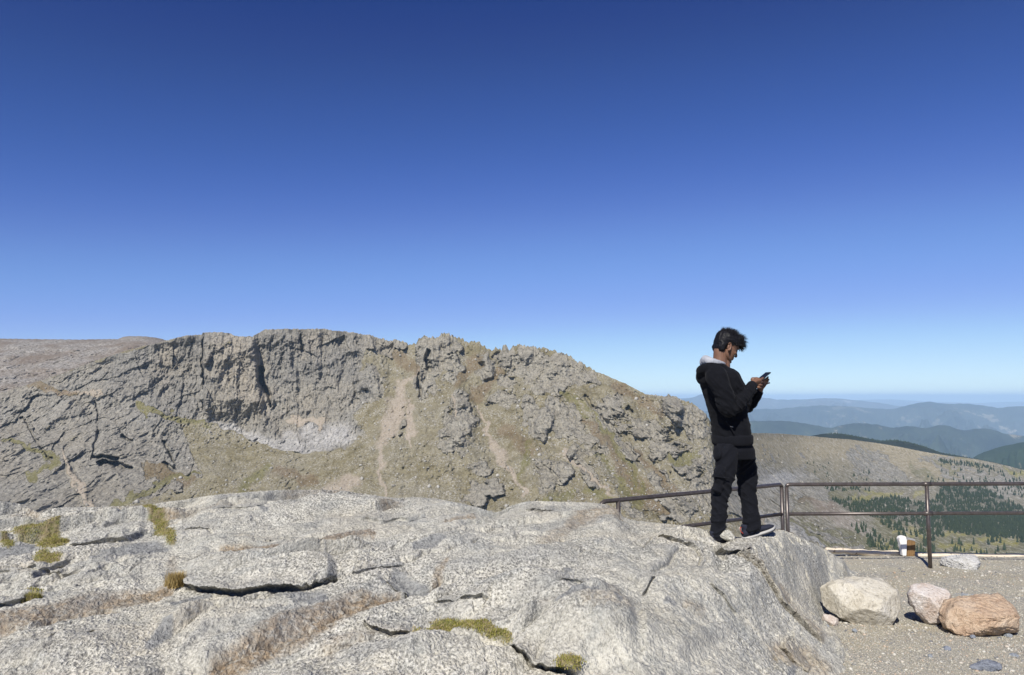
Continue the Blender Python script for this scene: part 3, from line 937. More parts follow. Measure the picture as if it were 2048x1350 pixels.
# imbricated sheets: each starts with a rounded front edge and slopes gently away
slabg = np.zeros_like(dz); sheets = np.zeros_like(dz); tracem = np.zeros_like(dz)
for (sp, am, off, ang, msk) in ((.62, .13, .0, 38, .35 + .65 * leftness), (.27, .045, .4, 30, .3 + .7 * leftness), (.45, .06, .2, 118, .6 * (1 - leftness))):
    ca_, sa_ = math.cos(R(ang)), math.sin(R(ang))
    B1, B2 = RX * ca_ + RY * sa_, -RX * sa_ + RY * ca_
    if ang > 90: B2 = -B2
    q_ = B2 / sp + off + .75 * fbm(B1 / 1.5, B2 / .9, oct=3, seed=160 + ang) + .10 * w1
    fl_ = np.floor(q_); fr = q_ - fl_
    av = np.clip(.25 + 1.9 * perlin(B1 / .8, fl_ * 3.71 + .5, seed=170 + ang), 0, 1)
    sheets += am * av * msk * (sstep(0, .09, fr) * (1 - fr) ** 1.3 - .25 * np.exp(-(fr / .025) ** 2) - .25 * np.exp(-((fr - 1) / .03) ** 2))
    slabg = np.maximum(slabg, (ang < 90) * flatw * av * msk * np.exp(-((fr - .045) / .05) ** 2) * (am / .13) ** .5)
RZn = RZ
dz += 0.026 * fbm(RX / .22, RY / .3, RZn / .18, oct=4, seed=136)
dz += 0.013 * fbm(RX / .055, RY / .07, RZn / .055, oct=4, seed=139, gain=.6)
dz += 0.0045 * perlin(RX / .014, RY / .016, RZn / .014, seed=142) * (RY < 7)
pit = sstep(.25, .5, fbm(RX / .12, RY / .2, RZn / .1, oct=3, seed=145))
flank = 1 - sstep(.05, .9, ins)
dz += flank * (.03 * facets(RX / .33 + w1, RY / .45 + RZn / .3, 5, .8) + .02 * facets(RX / .12 + w1 * 2, RY / .16 + RZn / .11, 6, .8)) * (RX > .8)
dz -= .016 * pit * (fbm(RX / .6, RY / .8, oct=2, seed=146) > 0)

shift = np.zeros_like(dz)       # towards the camera (+), horizontally
stain = np.zeros_like(dz)
patch_shade = np.zeros_like(dz)  # smooth grey inclusions, plus shade painted on ledge and sheet fronts
cleft = np.zeros_like(dz)


def ledge(pts, A, w=22, O=0.05, G=0.02, st_=0.0, wob_=1.0, taper=.12, rise=2.5):
    """a rounded sheet of rock whose lower lip overhangs a dark slot"""
    global dz, shift, stain, cleft, patch_shade, tracem
    d, s, p = poly_dist(QX + w1 * 10 * wob_, QY + w2 * 7 * wob_, pts)
    sd = d * s
    en = sstep(0, taper, p) * (1 - sstep(1 - taper, 1, p))
    far_ = (p <= 0.001) | (p >= .999)
    en = np.where(far_, 0, en)
    if A >= .03:
        tracem = np.maximum(tracem, np.exp(-(d / (w * 1.0)) ** 4))
    up = sstep(-0.5, rise, sd) * np.exp(-np.maximum(sd - 2, 0) / w)
    dz += A * up * en * (1 - .25 * np.exp(-((sd - 1) / 3.0) ** 2))
    lip = sstep(0.5, 3.0, sd) * np.exp(-np.maximum(sd - 4, 0) / (w * .45))
    shift += O * lip * en
    back_ = np.exp(-((sd + .2) / 1.6) ** 2)
    dz -= G * back_ * en
    shift -= O * .8 * back_ * en
    cleft = np.maximum(cleft, np.exp(-((sd + .5) / 2.5) ** 2) * en)
    if st_:
        stain = np.maximum(stain, st_ * np.exp(-((sd - 5) / 8.0) ** 2) * en)
    else:
        patch_shade = np.maximum(patch_shade, .62 * np.exp(-((sd - rise * .5 - 2) / (rise * .45 + 4)) ** 2) * en * np.clip(.6 + 1.2 * w1, 0, 1))  # grey shading painted into the ledge front so its form reads


def dent(cx, cy, a, b, depth, rot=0, soft=.5):
    global dz
    c, s = math.cos(R(rot)), math.sin(R(rot))
    dx, dy = FX - cx, FY - cy
    r_ = np.sqrt(((dx * c + dy * s) / a) ** 2 + ((-dx * s + dy * c) / b) ** 2)
    dz -= depth * (1 - sstep(1 - soft, 1 + soft, r_))


def paint(arr, pts, w, amt=1.0, soft=.6):
    xx, yy = QX + w1 * 16, QY + w2 * 9
    d, _, p = poly_dist(xx, yy, pts)
    ww = np.interp(p, np.linspace(0, 1, len(w)), w)
    return np.maximum(arr, amt * (1 - sstep(ww * (1 - soft), ww * (1 + soft), d)))


ledge([(362, 1172), (395, 1182), (420, 1188), (450, 1196), (480, 1199), (520, 1196), (560, 1190), (600, 1186), (640, 1180), (680, 1166)], .065, 44, .10, .035, wob_=.4, taper=.06)
ledge([(135, 1100), (170, 1096), (215, 1088), (255, 1082), (300, 1066)], .040, 16, .07, .025, wob_=.5)
ledge([(60, 1160), (110, 1140), (150, 1130)], .02, 12, .05, .02)
ledge([(-40, 1235), (10, 1232), (40, 1222), (70, 1212)], .03, 14, .06, .02)
ledge([(190, 1150), (200, 1140), (240, 1125)], .03, 18, .01, .0, rise=6)
ledge([(-60, 1290), (0, 1275), (80, 1252), (160, 1228), (240, 1204), (300, 1192)], .05, 40, .0, .0, 0, rise=16)
ledge([(380, 1350), (430, 1325), (480, 1312), (540, 1292), (600, 1272), (650, 1255), (700, 1226), (760, 1204), (830, 1194)], .10, 46, .01, .0, 0, rise=26)
ledge([(720, 1248), (740, 1262), (780, 1280), (825, 1284)], .035, 24, .05, .02, .2)
ledge([(1005, 1290), (1045, 1306), (1080, 1330), (1120, 1350), (1170, 1372)], .045, 40, .08, .04, wob_=.5, taper=.2)
ledge([(770, 1176), (790, 1184), (820, 1188)], .02, 10, .03, .02)
ledge([(1310, 1062), (1336, 1066), (1352, 1072), (1380, 1084), (1392, 1092)], .035, 12, .07, .03, wob_=.4)
ledge([(1428, 1082), (1446, 1086), (1462, 1092), (1480, 1096), (1500, 1104)], .028, 8, .08, .03, wob_=.3)
ledge([(1468, 1094), (1490, 1110), (1515, 1126), (1545, 1150), (1565, 1176), (1590, 1202), (1610, 1226), (1645, 1262)], .06, 18, .055, .05, .3, wob_=.6, taper=.08)
ledge([(1560, 1278), (1575, 1288), (1595, 1312), (1615, 1330)], .03, 20, .04, .03, .5, rise=5)
ledge([(1300, 1140), (1325, 1128), (1345, 1110), (1360, 1092)], .03, 24, .01, .01, rise=6)
ledge([(1120, 1192), (1180, 1180)], .01, 12, .02, .01)
ledge([(1285, 1190), (1300, 1182), (1312, 1172)], .012, 12, .02, .02)
ledge([(560, 1062), (640, 1050), (720, 1050), (780, 1044)], .035, 18, .01, .0, 0, rise=8)
ledge([(430, 1112), (500, 1106), (560, 1108), (600, 1104)], .035, 18, .0, .0, 0, rise=10)
ledge([(640, 1092), (690, 1086), (750, 1086)], .035, 18, .0, .0, 0, rise=10)
ledge([(400, 1030), (470, 1016), (540, 1012)], .012, 12, .03, .01)
ledge([(870, 1056), (920, 1046), (990, 1036)], .025, 18, .0, .0, 0, rise=6)
ledge([(430, 1236), (520, 1228), (600, 1232)], .03, 20, .0, .0, rise=8)
dent(800, 1172, 34, 12, .045)
dent(856, 1180, 30, 8, .03, -10)
dent(855, 1100, 24, 8, .015)
dent(1010, 1062, 40, 10, .02, -10)
dent(940, 1280, 90, 10, .035, 6)
dent(320, 1045, 16, 22, .03)
dent(60, 1070, 50, 12, .04)
dent(90, 1118, 30, 10, .04)
dent(580, 1290, 60, 24, .02, -20)
dent(330, 1095, 60, 14, .015)
dent(1240, 1100, 60, 14, .012)
dent(1600, 1300, 26, 18, .03, 50)
for pts, A, w, rise in [([(-60, 1340), (80, 1310), (220, 1290), (330, 1296)], .03, 40, 20), ([(330, 1330), (420, 1270), (520, 1262), (620, 1230)], .03, 30, 14), ([(90, 1200), (160, 1172), (260, 1148), (360, 1130)], .04, 30, 14),
                        ([(860, 1160), (960, 1140), (1080, 1128), (1200, 1135)], .035, 34, 18), ([(760, 1120), (860, 1112), (980, 1088), (1100, 1070)], .04, 30, 12), ([(640, 1350), (740, 1330), (900, 1330)], .03, 30, 20),
                        ([(1080, 1060), (1180, 1052), (1290, 1072)], .03, 24, 10), ([(380, 1062), (460, 1052), (540, 1040)], .04, 26, 8), ([(1330, 1330), (1420, 1290), (1500, 1260)], .03, 40, 22), ([(1000, 1230), (1080, 1200), (1160, 1190)], .03, 30, 14)]:
    ledge(pts, min(A, .0199) * 2.2, w, .0, .0, wob_=1.6, taper=.3, rise=rise)
tracem = smooth1(tracem, 6, 1)
dz += sheets * (1 - .92 * tracem) * (.3 + .7 * flatw)
patch_shade = np.maximum(patch_shade, .7 * slabg * (1 - tracem) * sstep(-.1, .25, fbm(RX / .5, RY / .5, oct=3, seed=180)))  # the sheets' front edges get painted grey shading too
stain = np.maximum(stain, .8 * slabg * (1 - tracem) * sstep(.0, .3, fbm(RX / .7 + 9, RY / .7, oct=3, seed=181)))
for pts in ([(690, 1170), (760, 1150), (820, 1142)], [(300, 1066), (380, 1058), (430, 1066)], [(-40, 1150), (60, 1145), (120, 1150), (180, 1140)], [(350, 1195), (300, 1215), (240, 1218)], [(1380, 1084), (1400, 1105), (1395, 1135)],
            [(700, 1045), (800, 1040), (860, 1046), (900, 1040)], [(1040, 1026), (1090, 1024), (1120, 1027)], [(420, 1010), (480, 1000), (520, 998)], [(560, 1110), (640, 1120), (700, 1112)], [(1300, 1062), (1290, 1090), (1300, 1110)],
            [(180, 1060), (230, 1045), (270, 1040)], [(860, 1205), (930, 1212), (990, 1208)], [(1410, 1180), (1450, 1200), (1480, 1230)], [(90, 1290), (150, 1270), (200, 1272)]):
    ledge(pts, .014, 10, .03, .022, 0, wob_=1.3, taper=.2, rise=2)
# the big rounded knob low in the middle
r_ = np.sqrt(((FX - 1180) / 120) ** 2 + ((FY - 1250) / 95) ** 2)
dz += .12 * (1 - sstep(.2, 1.2, r_))
for (bx, by, ba, bb, bh) in [(560, 1150, 170, 34, .05), (200, 1040, 120, 26, .05), (880, 1320, 180, 60, .05), (640, 1010, 200, 28, .04), (1050, 1180, 120, 36, .05), (1420, 1180, 130, 60, .06), (150, 1320, 160, 50, .05), (1110, 1025, 110, 24, .04), (860, 1075, 120, 26, .045), (420, 1085, 100, 18, .04)]:
    r_ = np.sqrt(((FX - bx) / ba) ** 2 + ((FY - by) / bb) ** 2)
    dz += bh * (1 - sstep(.2, 1.2, r_))
r_ = np.sqrt(((FX - 1275) / 16) ** 2 + ((FY - 1275) / 60) ** 2)
dz -= .03 * (1 - sstep(.2, 1.3, r_))
stain = paint(stain, [(0, 1262), (160, 1222), (340, 1180)], (14, 12, 7), .8)
stain = paint(stain, [(430, 1330), (480, 1318), (560, 1278), (640, 1250), (720, 1212), (800, 1196)], (14, 22, 20, 18, 12, 5), .9)
stain = paint(stain, [(440, 1103), (500, 1103), (555, 1106)], (5, 7, 5), .9)
stain = paint(stain, [(632, 1086), (690, 1080), (745, 1080)], (6, 8, 4), .9)
stain = paint(stain, [(890, 1055), (945, 1042)], (3, 4), .7)
stain = paint(stain, [(870, 1165), (885, 1145), (900, 1130)], (8, 7, 4), .6)
stain = paint(stain, [(1140, 1050), (1190, 1030), (1225, 1015), (1240, 1030)], (10, 18, 12, 10), .6)
stain = paint(stain, [(1150, 1050), (1080, 1090)], (8, 14), .35)
stain = paint(stain, [(1560, 1130), (1590, 1170), (1625, 1210), (1645, 1250)], (8, 16, 18, 8), .5)
stain = paint(stain, [(1560, 1290), (1620, 1310), (1650, 1330)], (22, 26, 14), .5)
stain = paint(stain, [(1225, 1200), (1240, 1240), (1180, 1240)], (18, 24, 16), .35)
stain = paint(stain, [(1370, 1215), (1400, 1230)], (8, 8), .35)
stain = paint(stain, [(660, 1300), (740, 1270)], (20, 14), .35)
stain = paint(stain, [(345, 1165), (345, 1120)], (14, 10), .3)
for pts, w in [([(345, 1222), (380, 1208), (420, 1196)], (6, 12, 6)), ([(828, 1102), (850, 1098), (888, 1090)], (7, 11, 3)), ([(1118, 1232), (1150, 1222), (1200, 1216)], (7, 9, 3)), ([(1232, 1215), (1238, 1228)], (5, 6)),
               ([(190, 1122), (280, 1100), (330, 1094)], (12, 14, 6)), ([(320, 1015), (380, 1010)], (7, 3)), ([(520, 1010), (532, 1022)], (4, 6)), ([(330, 1262), (300, 1285)], (14, 10)), ([(800, 1165), (850, 1178)], (14, 8)),
               ([(560, 1198), (640, 1215)], (14, 16)), ([(1335, 1215), (1350, 1222)], (5, 5)), ([(1580, 1345), (1590, 1330)], (9, 6)), ([(0, 1110), (70, 1090)], (14, 10)), ([(820, 1045), (850, 1040)], (6, 5)), ([(1132, 1148), (1142, 1146)], (5, 4))]:
    patch_shade = paint(patch_shade, pts, w, 1.0, .35)
moss = np.zeros_like(dz)
MOSS = [([(300, 1020), (318, 1040), (325, 1062), (345, 1082)], (10, 15, 12, 6)), ([(40, 1065), (70, 1058), (110, 1064)], (12, 14, 10)), ([(92, 1085), (115, 1088)], (12, 12)), ([(85, 1118), (115, 1122)], (12, 8)), ([(830, 1278), (870, 1258), (915, 1248)], (4, 8, 6)),
        ([(920, 1256), (980, 1262), (1020, 1278)], (6, 9, 6)), ([(10, 1082), (20, 1090)], (8, 6)), ([(1120, 1342), (1150, 1350)], (8, 10)), ([(58, 1195), (70, 1198)], (8, 8))]
for pts, w in MOSS:
    moss = paint(moss, pts, w, 1.0, .45)
dz = dz + moss * (.012 + .008 * np.clip(fbm(RX / .03, RY / .04, oct=3, seed=150) + .3, 0, 1))
fade = 1 - sstep(.15, .8, RY - ycol)
Zr = RZ + dz * (.3 + .7 * fade)
Yd = RY - shift * fade
Xr = RU * RY
# the skyline of the outcrop, column by column
crest_r = np.interp(ru, *zip(*CREST))
for it in range(5):
    px_, py_ = proj(np.stack([Xr, Yd, Zr], -1))
    top = py_.min(0)
    k = py_.argmin(0)
    ytop = ycol[0]
    err = (crest_r - top) / F * ytop            # metres to lower
    err = smooth1(err, max(1, 9 - 3 * it), 0)
    err = np.clip(err, -.3, .3) * (1 - sstep(1680, 1705, ru))
    Zr = Zr - err[None, :] * np.exp(-((RY - ytop[None, :]) / .9) ** 2)
PR = np.stack([Xr, Yd, Zr], -1)

M = Mat("granite", .88, .2)
pv = M.pos()
pg = M.pos((1, .6, 1))
s1 = M.noise(pg, 74, 3, .62)
s2 = M.noise(pg, 30, 4, .7)
s3 = M.voro(pv, 85, 'F1')
nb1 = M.noise(pv, 1.1, 5, .6)
nb2 = M.noise(pv, 3.6, 5, .65)
c = M.mix(M.ramp(nb2, [(.35, 0), (.65, 1)]), (0.405, 0.39, 0.335), (0.60, 0.575, 0.49))
c = M.mix(M.ramp(nb1, [(.48, 0), (.70, .5)]), c, (0.50, 0.445, 0.335))
c = M.mix(M.ramp(M.noise(pv, 2.7, 5, .7, .6), [(.50, 0), (.62, .6)]), c, (0.28, 0.285, 0.265))
c = M.mix(M.ramp(M.noise(pv, 1.9, 4, .6), [(.52, 0), (.68, .55)]), c, (0.33, 0.34, 0.33))
c = M.mix(M.ramp(M.noise(pv, 5.5, 4, .7), [(.50, 0), (.70, .5)]), c, (0.30, 0.285, 0.245))
spk = M.ramp(M.noise(pv, .75, 3, .6), [(.40, .35), (.62, 1.0)])
c = M.mix(M.math('MULTIPLY', spk, M.ramp(s2, [(.39, .65), (.455, 0)])), c, (0.19, 0.185, 0.165))
c = M.mix(M.math('MULTIPLY', spk, M.ramp(s1, [(.40, .85), (.455, 0)])), c, (0.12, 0.118, 0.108))
c = M.mix(M.math('MULTIPLY', spk, M.ramp(s1, [(.53, 0), (.59, .7)])), c, (0.76, 0.735, 0.655))
sf = M.math('MULTIPLY', M.math('MULTIPLY', M.attr("stain"), 1.0), M.ramp(M.noise(pv, 22, 5, .75), [(.34, .25), (.54, 1.0)]))
c = M.mix(sf, c, M.mix(M.ramp(s2, [(.35, 0), (.65, 1)]), (0.085, 0.058, 0.03), (0.38, 0.275, 0.165)))
c = M.mix(M.math('MULTIPLY', M.attr("patch_and_shade"), .8), c, M.mix(M.ramp(M.noise(pv, 30, 4, .6), [(.35, 0), (.65, 1)]), (0.14, 0.145, 0.15), (0.29, 0.295, 0.29)))
c = M.mix(M.math('MULTIPLY', M.attr("moss"), .92), c, M.mix(M.ramp(M.noise(pv, 14, 3, .6), [(.4, 0), (.6, 1)]), M.mix(s2, (0.07, 0.08, 0.015), (0.22, 0.22, 0.05)), M.mix(s2, (0.16, 0.12, 0.06), (0.32, 0.26, 0.15))))
hb = M.math('ADD', M.math('MULTIPLY', s1, 1.2), M.math('ADD', s2, M.math('MULTIPLY', M.noise(pv, 14, 4, .6), 1.6)))
M.bump(hb, 1.0, .014)
GRANITE = M.color(c)
o = grid_obj("rock_outcrop", PR, GRANITE, dict(stain=stain, patch_and_shade=patch_shade, moss=moss))
tag(o, "pale speckled granite outcrop filling the foreground", "rock outcrop", kind="structure")

# ================================================================== TREES ON THE VALLEY SIDE
def terrain_point(px, py):
    j = (px - TX[0]) / 1.25
    j0 = int(np.clip(j, 0, len(TX) - 2))
    v = (py - crest[j0]) / (bottom(TX[j0]) - crest[j0])
    i = np.clip(np.interp(v, vf, np.arange(NT)), 0, NT - 1)
    return T[int(i), j0]


rt = random.Random(11)


def conifer_mesh(seed, h=1.0):
    r = random.Random(seed)
    V, Fc = [], []

    def cone(z0, z1, rad, n=7):
        b = len(V)
        a0 = r.uniform(0, 6)
        for k in range(n):
            a = a0 + k * 2 * math.pi / n
            q = rad * r.uniform(.6, 1.15)
            V.append((q * math.cos(a), q * math.sin(a), z0 + r.uniform(-.03, .03)))
        V.append((r.uniform(-.01, .01), 0, z1))
        for k in range(n):
            Fc.append((b + k, b + (k + 1) % n, b + n))
    # trunk
    b = len(V)
    for z, q in ((-.12, .03), (.25, .022)):
        for k in range(4):
            V.append((q * math.cos(k * 1.57), q * math.sin(k * 1.57), z))
    for k in range(4):
        Fc.append((b + k, b + (k + 1) % 4, b + 4 + (k + 1) % 4, b + 4 + k))
    w = r.uniform(.17, .25)
    n = 5
    for t in range(n):
        f = t / n
        cone(.10 + f * .75, .10 + f * .75 + .34 * (1 - .3 * f), w * (1 - f) ** .8 + .02)
    V = np.array(V) * h
    return V, Fc


M = Mat("conifer_green", .95, .05)
oi = M.n("ShaderNodeObjectInfo")
tr = M.math('ADD', M.math('MULTIPLY', M.noise(M.pos(), .12, 3, .6), .8), M.math('MULTIPLY', oi.outputs["Random"], .4))
CONIFER = M.color(M.ramp(tr, [(.25, (0.018, 0.030, 0.017)), (.8, (0.055, 0.072, 0.034))]))
spots = []


def sow(poly, n, h0, h1, gap=0.0, seed=0):
    xs = [p[0] for p in poly]; ys = [p[1] for p in poly]
    k = 0
    r = random.Random(seed)
    while k < n:
        x, y = r.uniform(min(xs), max(xs)), r.uniform(min(ys), max(ys))
        if not in_poly(np.array([x]), np.array([y]), poly)[0]:
            continue
        k += 1
        if gap and float(fbm(np.array([x / 30.0]), np.array([y / 9.0]), oct=3, seed=400 + seed)[0]) < gap - .35:
            continue
        p = terrain_point(x, y)
        hp = r.uniform(h0, h1)
        spots.append((hp, p, hp * p[1] / F))


sow([(1660, 1000), (1690, 998), (1740, 1001), (1790, 994), (1850, 1008), (1872, 1000), (1880, 972), (1960, 975), (2010, 998), (2048, 1018), (2200, 1045), (2200, 1080), (2048, 1072), (1960, 1064), (1900, 1062), (1860, 1056), (1800, 1042), (1740, 1034), (1700, 1024)], 4300, 5, 10, .14, 1)
sow([(1880, 1030), (2048, 1030), (2200, 1050), (2200, 1085), (2000, 1078), (1900, 1066)], 1700, 7, 12, 0, 2)
sow([(1700, 1050), (1730, 1048), (1800, 1100), (1790, 1112), (1740, 1095)], 90, 9, 14, .1, 3)
sow([(1760, 1045), (1880, 1050), (1890, 1075), (1800, 1075)], 120, 8, 13, .1, 4)
sow([(1780, 1088), (1870, 1080), (1870, 1116), (1790, 1116)], 45, 13, 19, 0, 5)
sow([(1875, 1082), (2200, 1082), (2200, 1116), (1880, 1116)], 110, 10, 18, .3, 6)
sow([(1600, 925), (1720, 930), (1800, 960), (1840, 972), (1640, 965)], 90, 4, 7, .3, 7)
sow([(1860, 922), (1960, 926), (2048, 950), (2150, 970), (2150, 985), (1940, 975), (1880, 950)], 170, 5, 9, .3, 8)
sow([(1880, 920), (1990, 934), (1985, 940), (1880, 926)], 100, 5, 8, .0, 9)
sow([(1650, 970), (1740, 975), (1740, 985), (1650, 982)], 90, 5, 8, .2, 10)
sow([(1850, 955), (2048, 975), (2048, 995), (1860, 975)], 120, 5, 9, .25, 11)
sow([(2000, 935), (2200, 980), (2200, 1000), (2000, 960)], 90, 5, 9, .3, 13)
# wood on the back of the brown ridge
for k in range(520):
    x = rt.uniform(1655, 1850) if k < 380 else rt.uniform(1850, 2060)
    top = float(np.interp(x, [1655, 1680, 1705, 1740, 1762, 1790, 1820, 1850, 1880, 1920, 1990, 2060], [867, 867, 871, 878, 882, 880, 885, 893, 905, 912, 925, 942]))
    y = top + rt.uniform(-1, 3)
    Yd_ = 2985.0
    p = at(np.array(x), np.array(y + 2), Yd_)
    hp = rt.uniform(3, 5)
    spots.append((hp, p, hp * Yd_ / F))
spots.sort(key=lambda t_: -t_[0])
protos = [conifer_mesh(i) for i in range(8)]
pm_ = []
for i, (V, Fc) in enumerate(protos):
    me = bpy.data.meshes.new("conifer")
    me.from_pydata([tuple(v) for v in V], [], Fc); me.materials.append(CONIFER)
    pm_.append(me)
for i, (hp, p, h) in enumerate(spots[:300]):
    o = bpy.data.objects.new("conifer", pm_[i % 8])
    COL.objects.link(o)
    o.location = (p[0], p[1], p[2] - .2)
    wv = h * rt.uniform(.75, 1.2)
    o.scale = (wv, wv, h * rt.uniform(.9, 1.15))
    o.rotation_euler = (0, 0, rt.uniform(0, 6))
    tag(o, "small dark green conifer on the valley floor and slope beyond the railing", "tree", "conifers scattered over the valley beyond the railing")
Vs, Fs, nb_ = [], [], 0
tri = []
for i, (hp, p, h) in enumerate(spots[300:]):
    V, Fc = protos[i % 8]
    a = rt.uniform(0, 6); c_, s_ = math.cos(a), math.sin(a)
    q = V @ np.array([[c_, -s_, 0], [s_, c_, 0], [0, 0, 1]]) * h + np.array([p[0], p[1], p[2] - .3])
    Vs.append(q)
    tri += [tuple(k + nb_ for k in f) for f in Fc]
    nb_ += len(V)
o = mesh_obj("conifer_forest", np.concatenate(Vs), tri, CONIFER, smooth=False)
tag(o, "dark conifer forest spread over the far valley side", "forest", kind="stuff")

# ================================================================== GRAVEL STONES, BOULDERS
rg = np.random.RandomState(21)


def facing_ground(n, seed):
    r = np.random.RandomState(seed)
    px_ = r.uniform(1640, 2120, n); py_ = 1112 + (1400 - 1112) * r.uniform(0, 1, n) ** .8
    u, s = ray(px_, py_)
    y = -1.34 / (s + .0767)
    return u * y, y


x_, y_ = facing_ground(30000, 31)
z_ = gravel_relief(x_, y_)
sz = (.0035 + rg.pareto(3.2, len(x_)) * .0026).clip(0, .016) * (y_ / 6) ** .8
M = Mat("gravel_stone", .9, .2)
gs = M.ramp(M.attr("tint"), [(0, (0.14, 0.145, 0.16)), (.2, (0.27, 0.26, 0.235)), (.55, (0.38, 0.36, 0.30)), (.8, (0.55, 0.53, 0.47)), (1, (0.42, 0.31, 0.22))])
GST = M.color(gs)
o = scatter("gravel_stones", np.stack([x_, y_, z_], -1), sz, GST, 310, flat=.7)
tag(o, "scattered chips and small stones of the gravel ground", "gravel", kind="stuff")


def boulder_mat(name, cols, rough_c=None, scale=9.0, bumpd=.02, under=None):
    M = Mat(name, .9, .2)
    pv = M.pos()
    n1 = M.noise(pv, scale, 6, .65, .4)
    n2 = M.noise(pv, scale * 7, 5, .7)
    c = M.ramp(n1, [(.3 + .4 * i / (len(cols) - 1), q) for i, q in enumerate(cols)])
    c = M.mix(M.ramp(n2, [(.34, .6), (.46, 0)]), c, tuple(.45 * k for k in cols[0]))
    c = M.mix(M.ramp(n2, [(.56, 0), (.70, .5)]), c, tuple(min(.8, 1.35 * k) for k in cols[-1]))
    if under:       # a second colour low on the stone, with a noisy edge
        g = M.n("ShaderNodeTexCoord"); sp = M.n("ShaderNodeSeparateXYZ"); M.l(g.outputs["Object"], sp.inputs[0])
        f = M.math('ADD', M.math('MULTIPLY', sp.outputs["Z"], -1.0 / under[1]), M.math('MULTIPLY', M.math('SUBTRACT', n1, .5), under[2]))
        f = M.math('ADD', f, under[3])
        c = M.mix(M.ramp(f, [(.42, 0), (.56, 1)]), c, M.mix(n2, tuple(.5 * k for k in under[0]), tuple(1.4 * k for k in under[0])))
    M.bump(M.math('ADD', n2, M.math('MULTIPLY', n1, 1.5)), .9, bumpd)
    return M.color(c)


def boulder(name, label, poly, depth, mat, seed, cat="boulder", facets=.06, lift=.0, base=None, Yc=None, rough=.05, cuts=(), bev=.85, group=None):
    poly = np.array(poly, float)
    bot = poly[:, 1].max()
    gb = on_gravel(poly[:, 0].mean(), bot)
    Y = (gb.y + depth * .75) if Yc is None else Yc
    W = at(poly[:, 0], poly[:, 1], Y)
    cx, cz = (W[:, 0].min() + W[:, 0].max()) / 2, (W[:, 2].min() + W[:, 2].max()) / 2
    th = np.arctan2(W[:, 2] - cz, W[:, 0] - cx); rr_ = np.hypot(W[:, 2] - cz, W[:, 0] - cx)
    # dense outline
    nP = len(W); T_, R_ = [], []
    for i in range(nP):
        a, b = W[i], W[(i + 1) % nP]
        for t in np.linspace(0, 1, 8, endpoint=False):
            q = a + (b - a) * t
            T_.append(math.atan2(q[2] - cz, q[0] - cx)); R_.append(math.hypot(q[2] - cz, q[0] - cx))
    k = np.argsort(T_); T_ = np.array(T_)[k]; R_ = np.array(R_)[k]
    T_ = np.concatenate([T_ - 2 * math.pi, T_, T_ + 2 * math.pi]); R_ = np.tile(R_, 3)
    bm = bmesh.new(); bmesh.ops.create_icosphere(bm, subdivisions=6, radius=1)
    V = np.array([v.co[:] for v in bm.verts]); Fc = np.array([[v.index for v in f.verts] for f in bm.faces]); bm.free()
    t = np.arctan2(V[:, 2], V[:, 0]); rho = np.hypot(V[:, 0], V[:, 2])
    Rr = np.interp(t, T_, R_)
    sy = np.sign(V[:, 1]) * np.abs(V[:, 1]) ** bev
    P = np.stack([cx + rho ** bev * Rr * np.cos(t), Y + sy * depth, cz + rho ** bev * Rr * np.sin(t)], -1)
    size = Rr.mean()
    C_ = np.array([cx, Y, cz])
    n_ = (P - C_) / np.linalg.norm(P - C_, axis=1)[:, None]
    q = P / size
    P = P + n_ * (size * facets * (ridged(q[:, 0] * 1.2 + seed, q[:, 1] * 1.2, q[:, 2] * 1.2, oct=3, seed=seed) - .5))[:, None]
    # angular breaks: clip with a few tilted planes
    r = np.random.RandomState(seed)
    extra = [(r.normal(), -abs(r.normal()) - .2, r.normal(), r.uniform(.84, 1.04)) for _ in range(9)]
    for (nx, ny, nz, dd) in list(cuts) + extra:
        nn = np.array([nx, ny, nz], float); nn /= np.linalg.norm(nn)
        ex = (P - C_) @ nn - dd * size
        P = P - nn[None] * np.maximum(ex, 0)[:, None] * .92
    P = P + n_ * (size * rough * fbm(q[:, 0] * 5, q[:, 1] * 5, q[:, 2] * 5, oct=4, seed=seed + 3, gain=.6))[:, None]
    org = np.array([cx, Y, W[:, 2].min()])
    o = mesh_obj(name, P - org, Fc, mat)
    o.location = org
    tag(o, label, cat, group)
    return o


BG = "boulders lined up along the gravel"
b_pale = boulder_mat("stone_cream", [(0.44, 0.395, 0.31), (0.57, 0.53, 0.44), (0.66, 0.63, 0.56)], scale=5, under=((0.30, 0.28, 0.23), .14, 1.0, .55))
boulder("boulder", "largest cream coloured boulder, wide and rounded, beside the granite outcrop",
        [(1650, 1182), (1665, 1172), (1690, 1162), (1722, 1158), (1755, 1157), (1775, 1163), (1790, 1178), (1805, 1197), (1815, 1220), (1815, 1237), (1800, 1247), (1780, 1254), (1750, 1252), (1722, 1256), (1705, 1247),
         (1690, 1240), (1675, 1232), (1655, 1222), (1649, 1200)], .30, b_pale, 3, facets=.12, rough=.03, cuts=[(-.45, -1, -.75, .74), (.55, -1, .15, .80), (-.15, -1, .6, .84), (.1, -.5, 1, .66), (.7, -.4, -.5, .9), (.1, -1, -.6, .80)], group=BG)
b_tri = boulder_mat("stone_rose_white", [(0.50, 0.37, 0.28), (0.62, 0.55, 0.49), (0.72, 0.69, 0.65)], scale=7)
boulder("boulder", "triangular white and rose boulder pointing down, between the cream and the orange one",
        [(1818, 1190), (1828, 1174), (1840, 1168), (1870, 1167), (1893, 1179), (1906, 1198), (1897, 1215), (1887, 1238), (1878, 1250), (1864, 1254), (1850, 1245), (1838, 1230), (1824, 1210)], .17, b_tri, 5, facets=.12, rough=.05,
        cuts=[(-.9, -1, -.25, .66), (.2, -1, .35, .74), (0, -.35, 1, .72), (.9, -.8, -.2, .8)], group=BG)
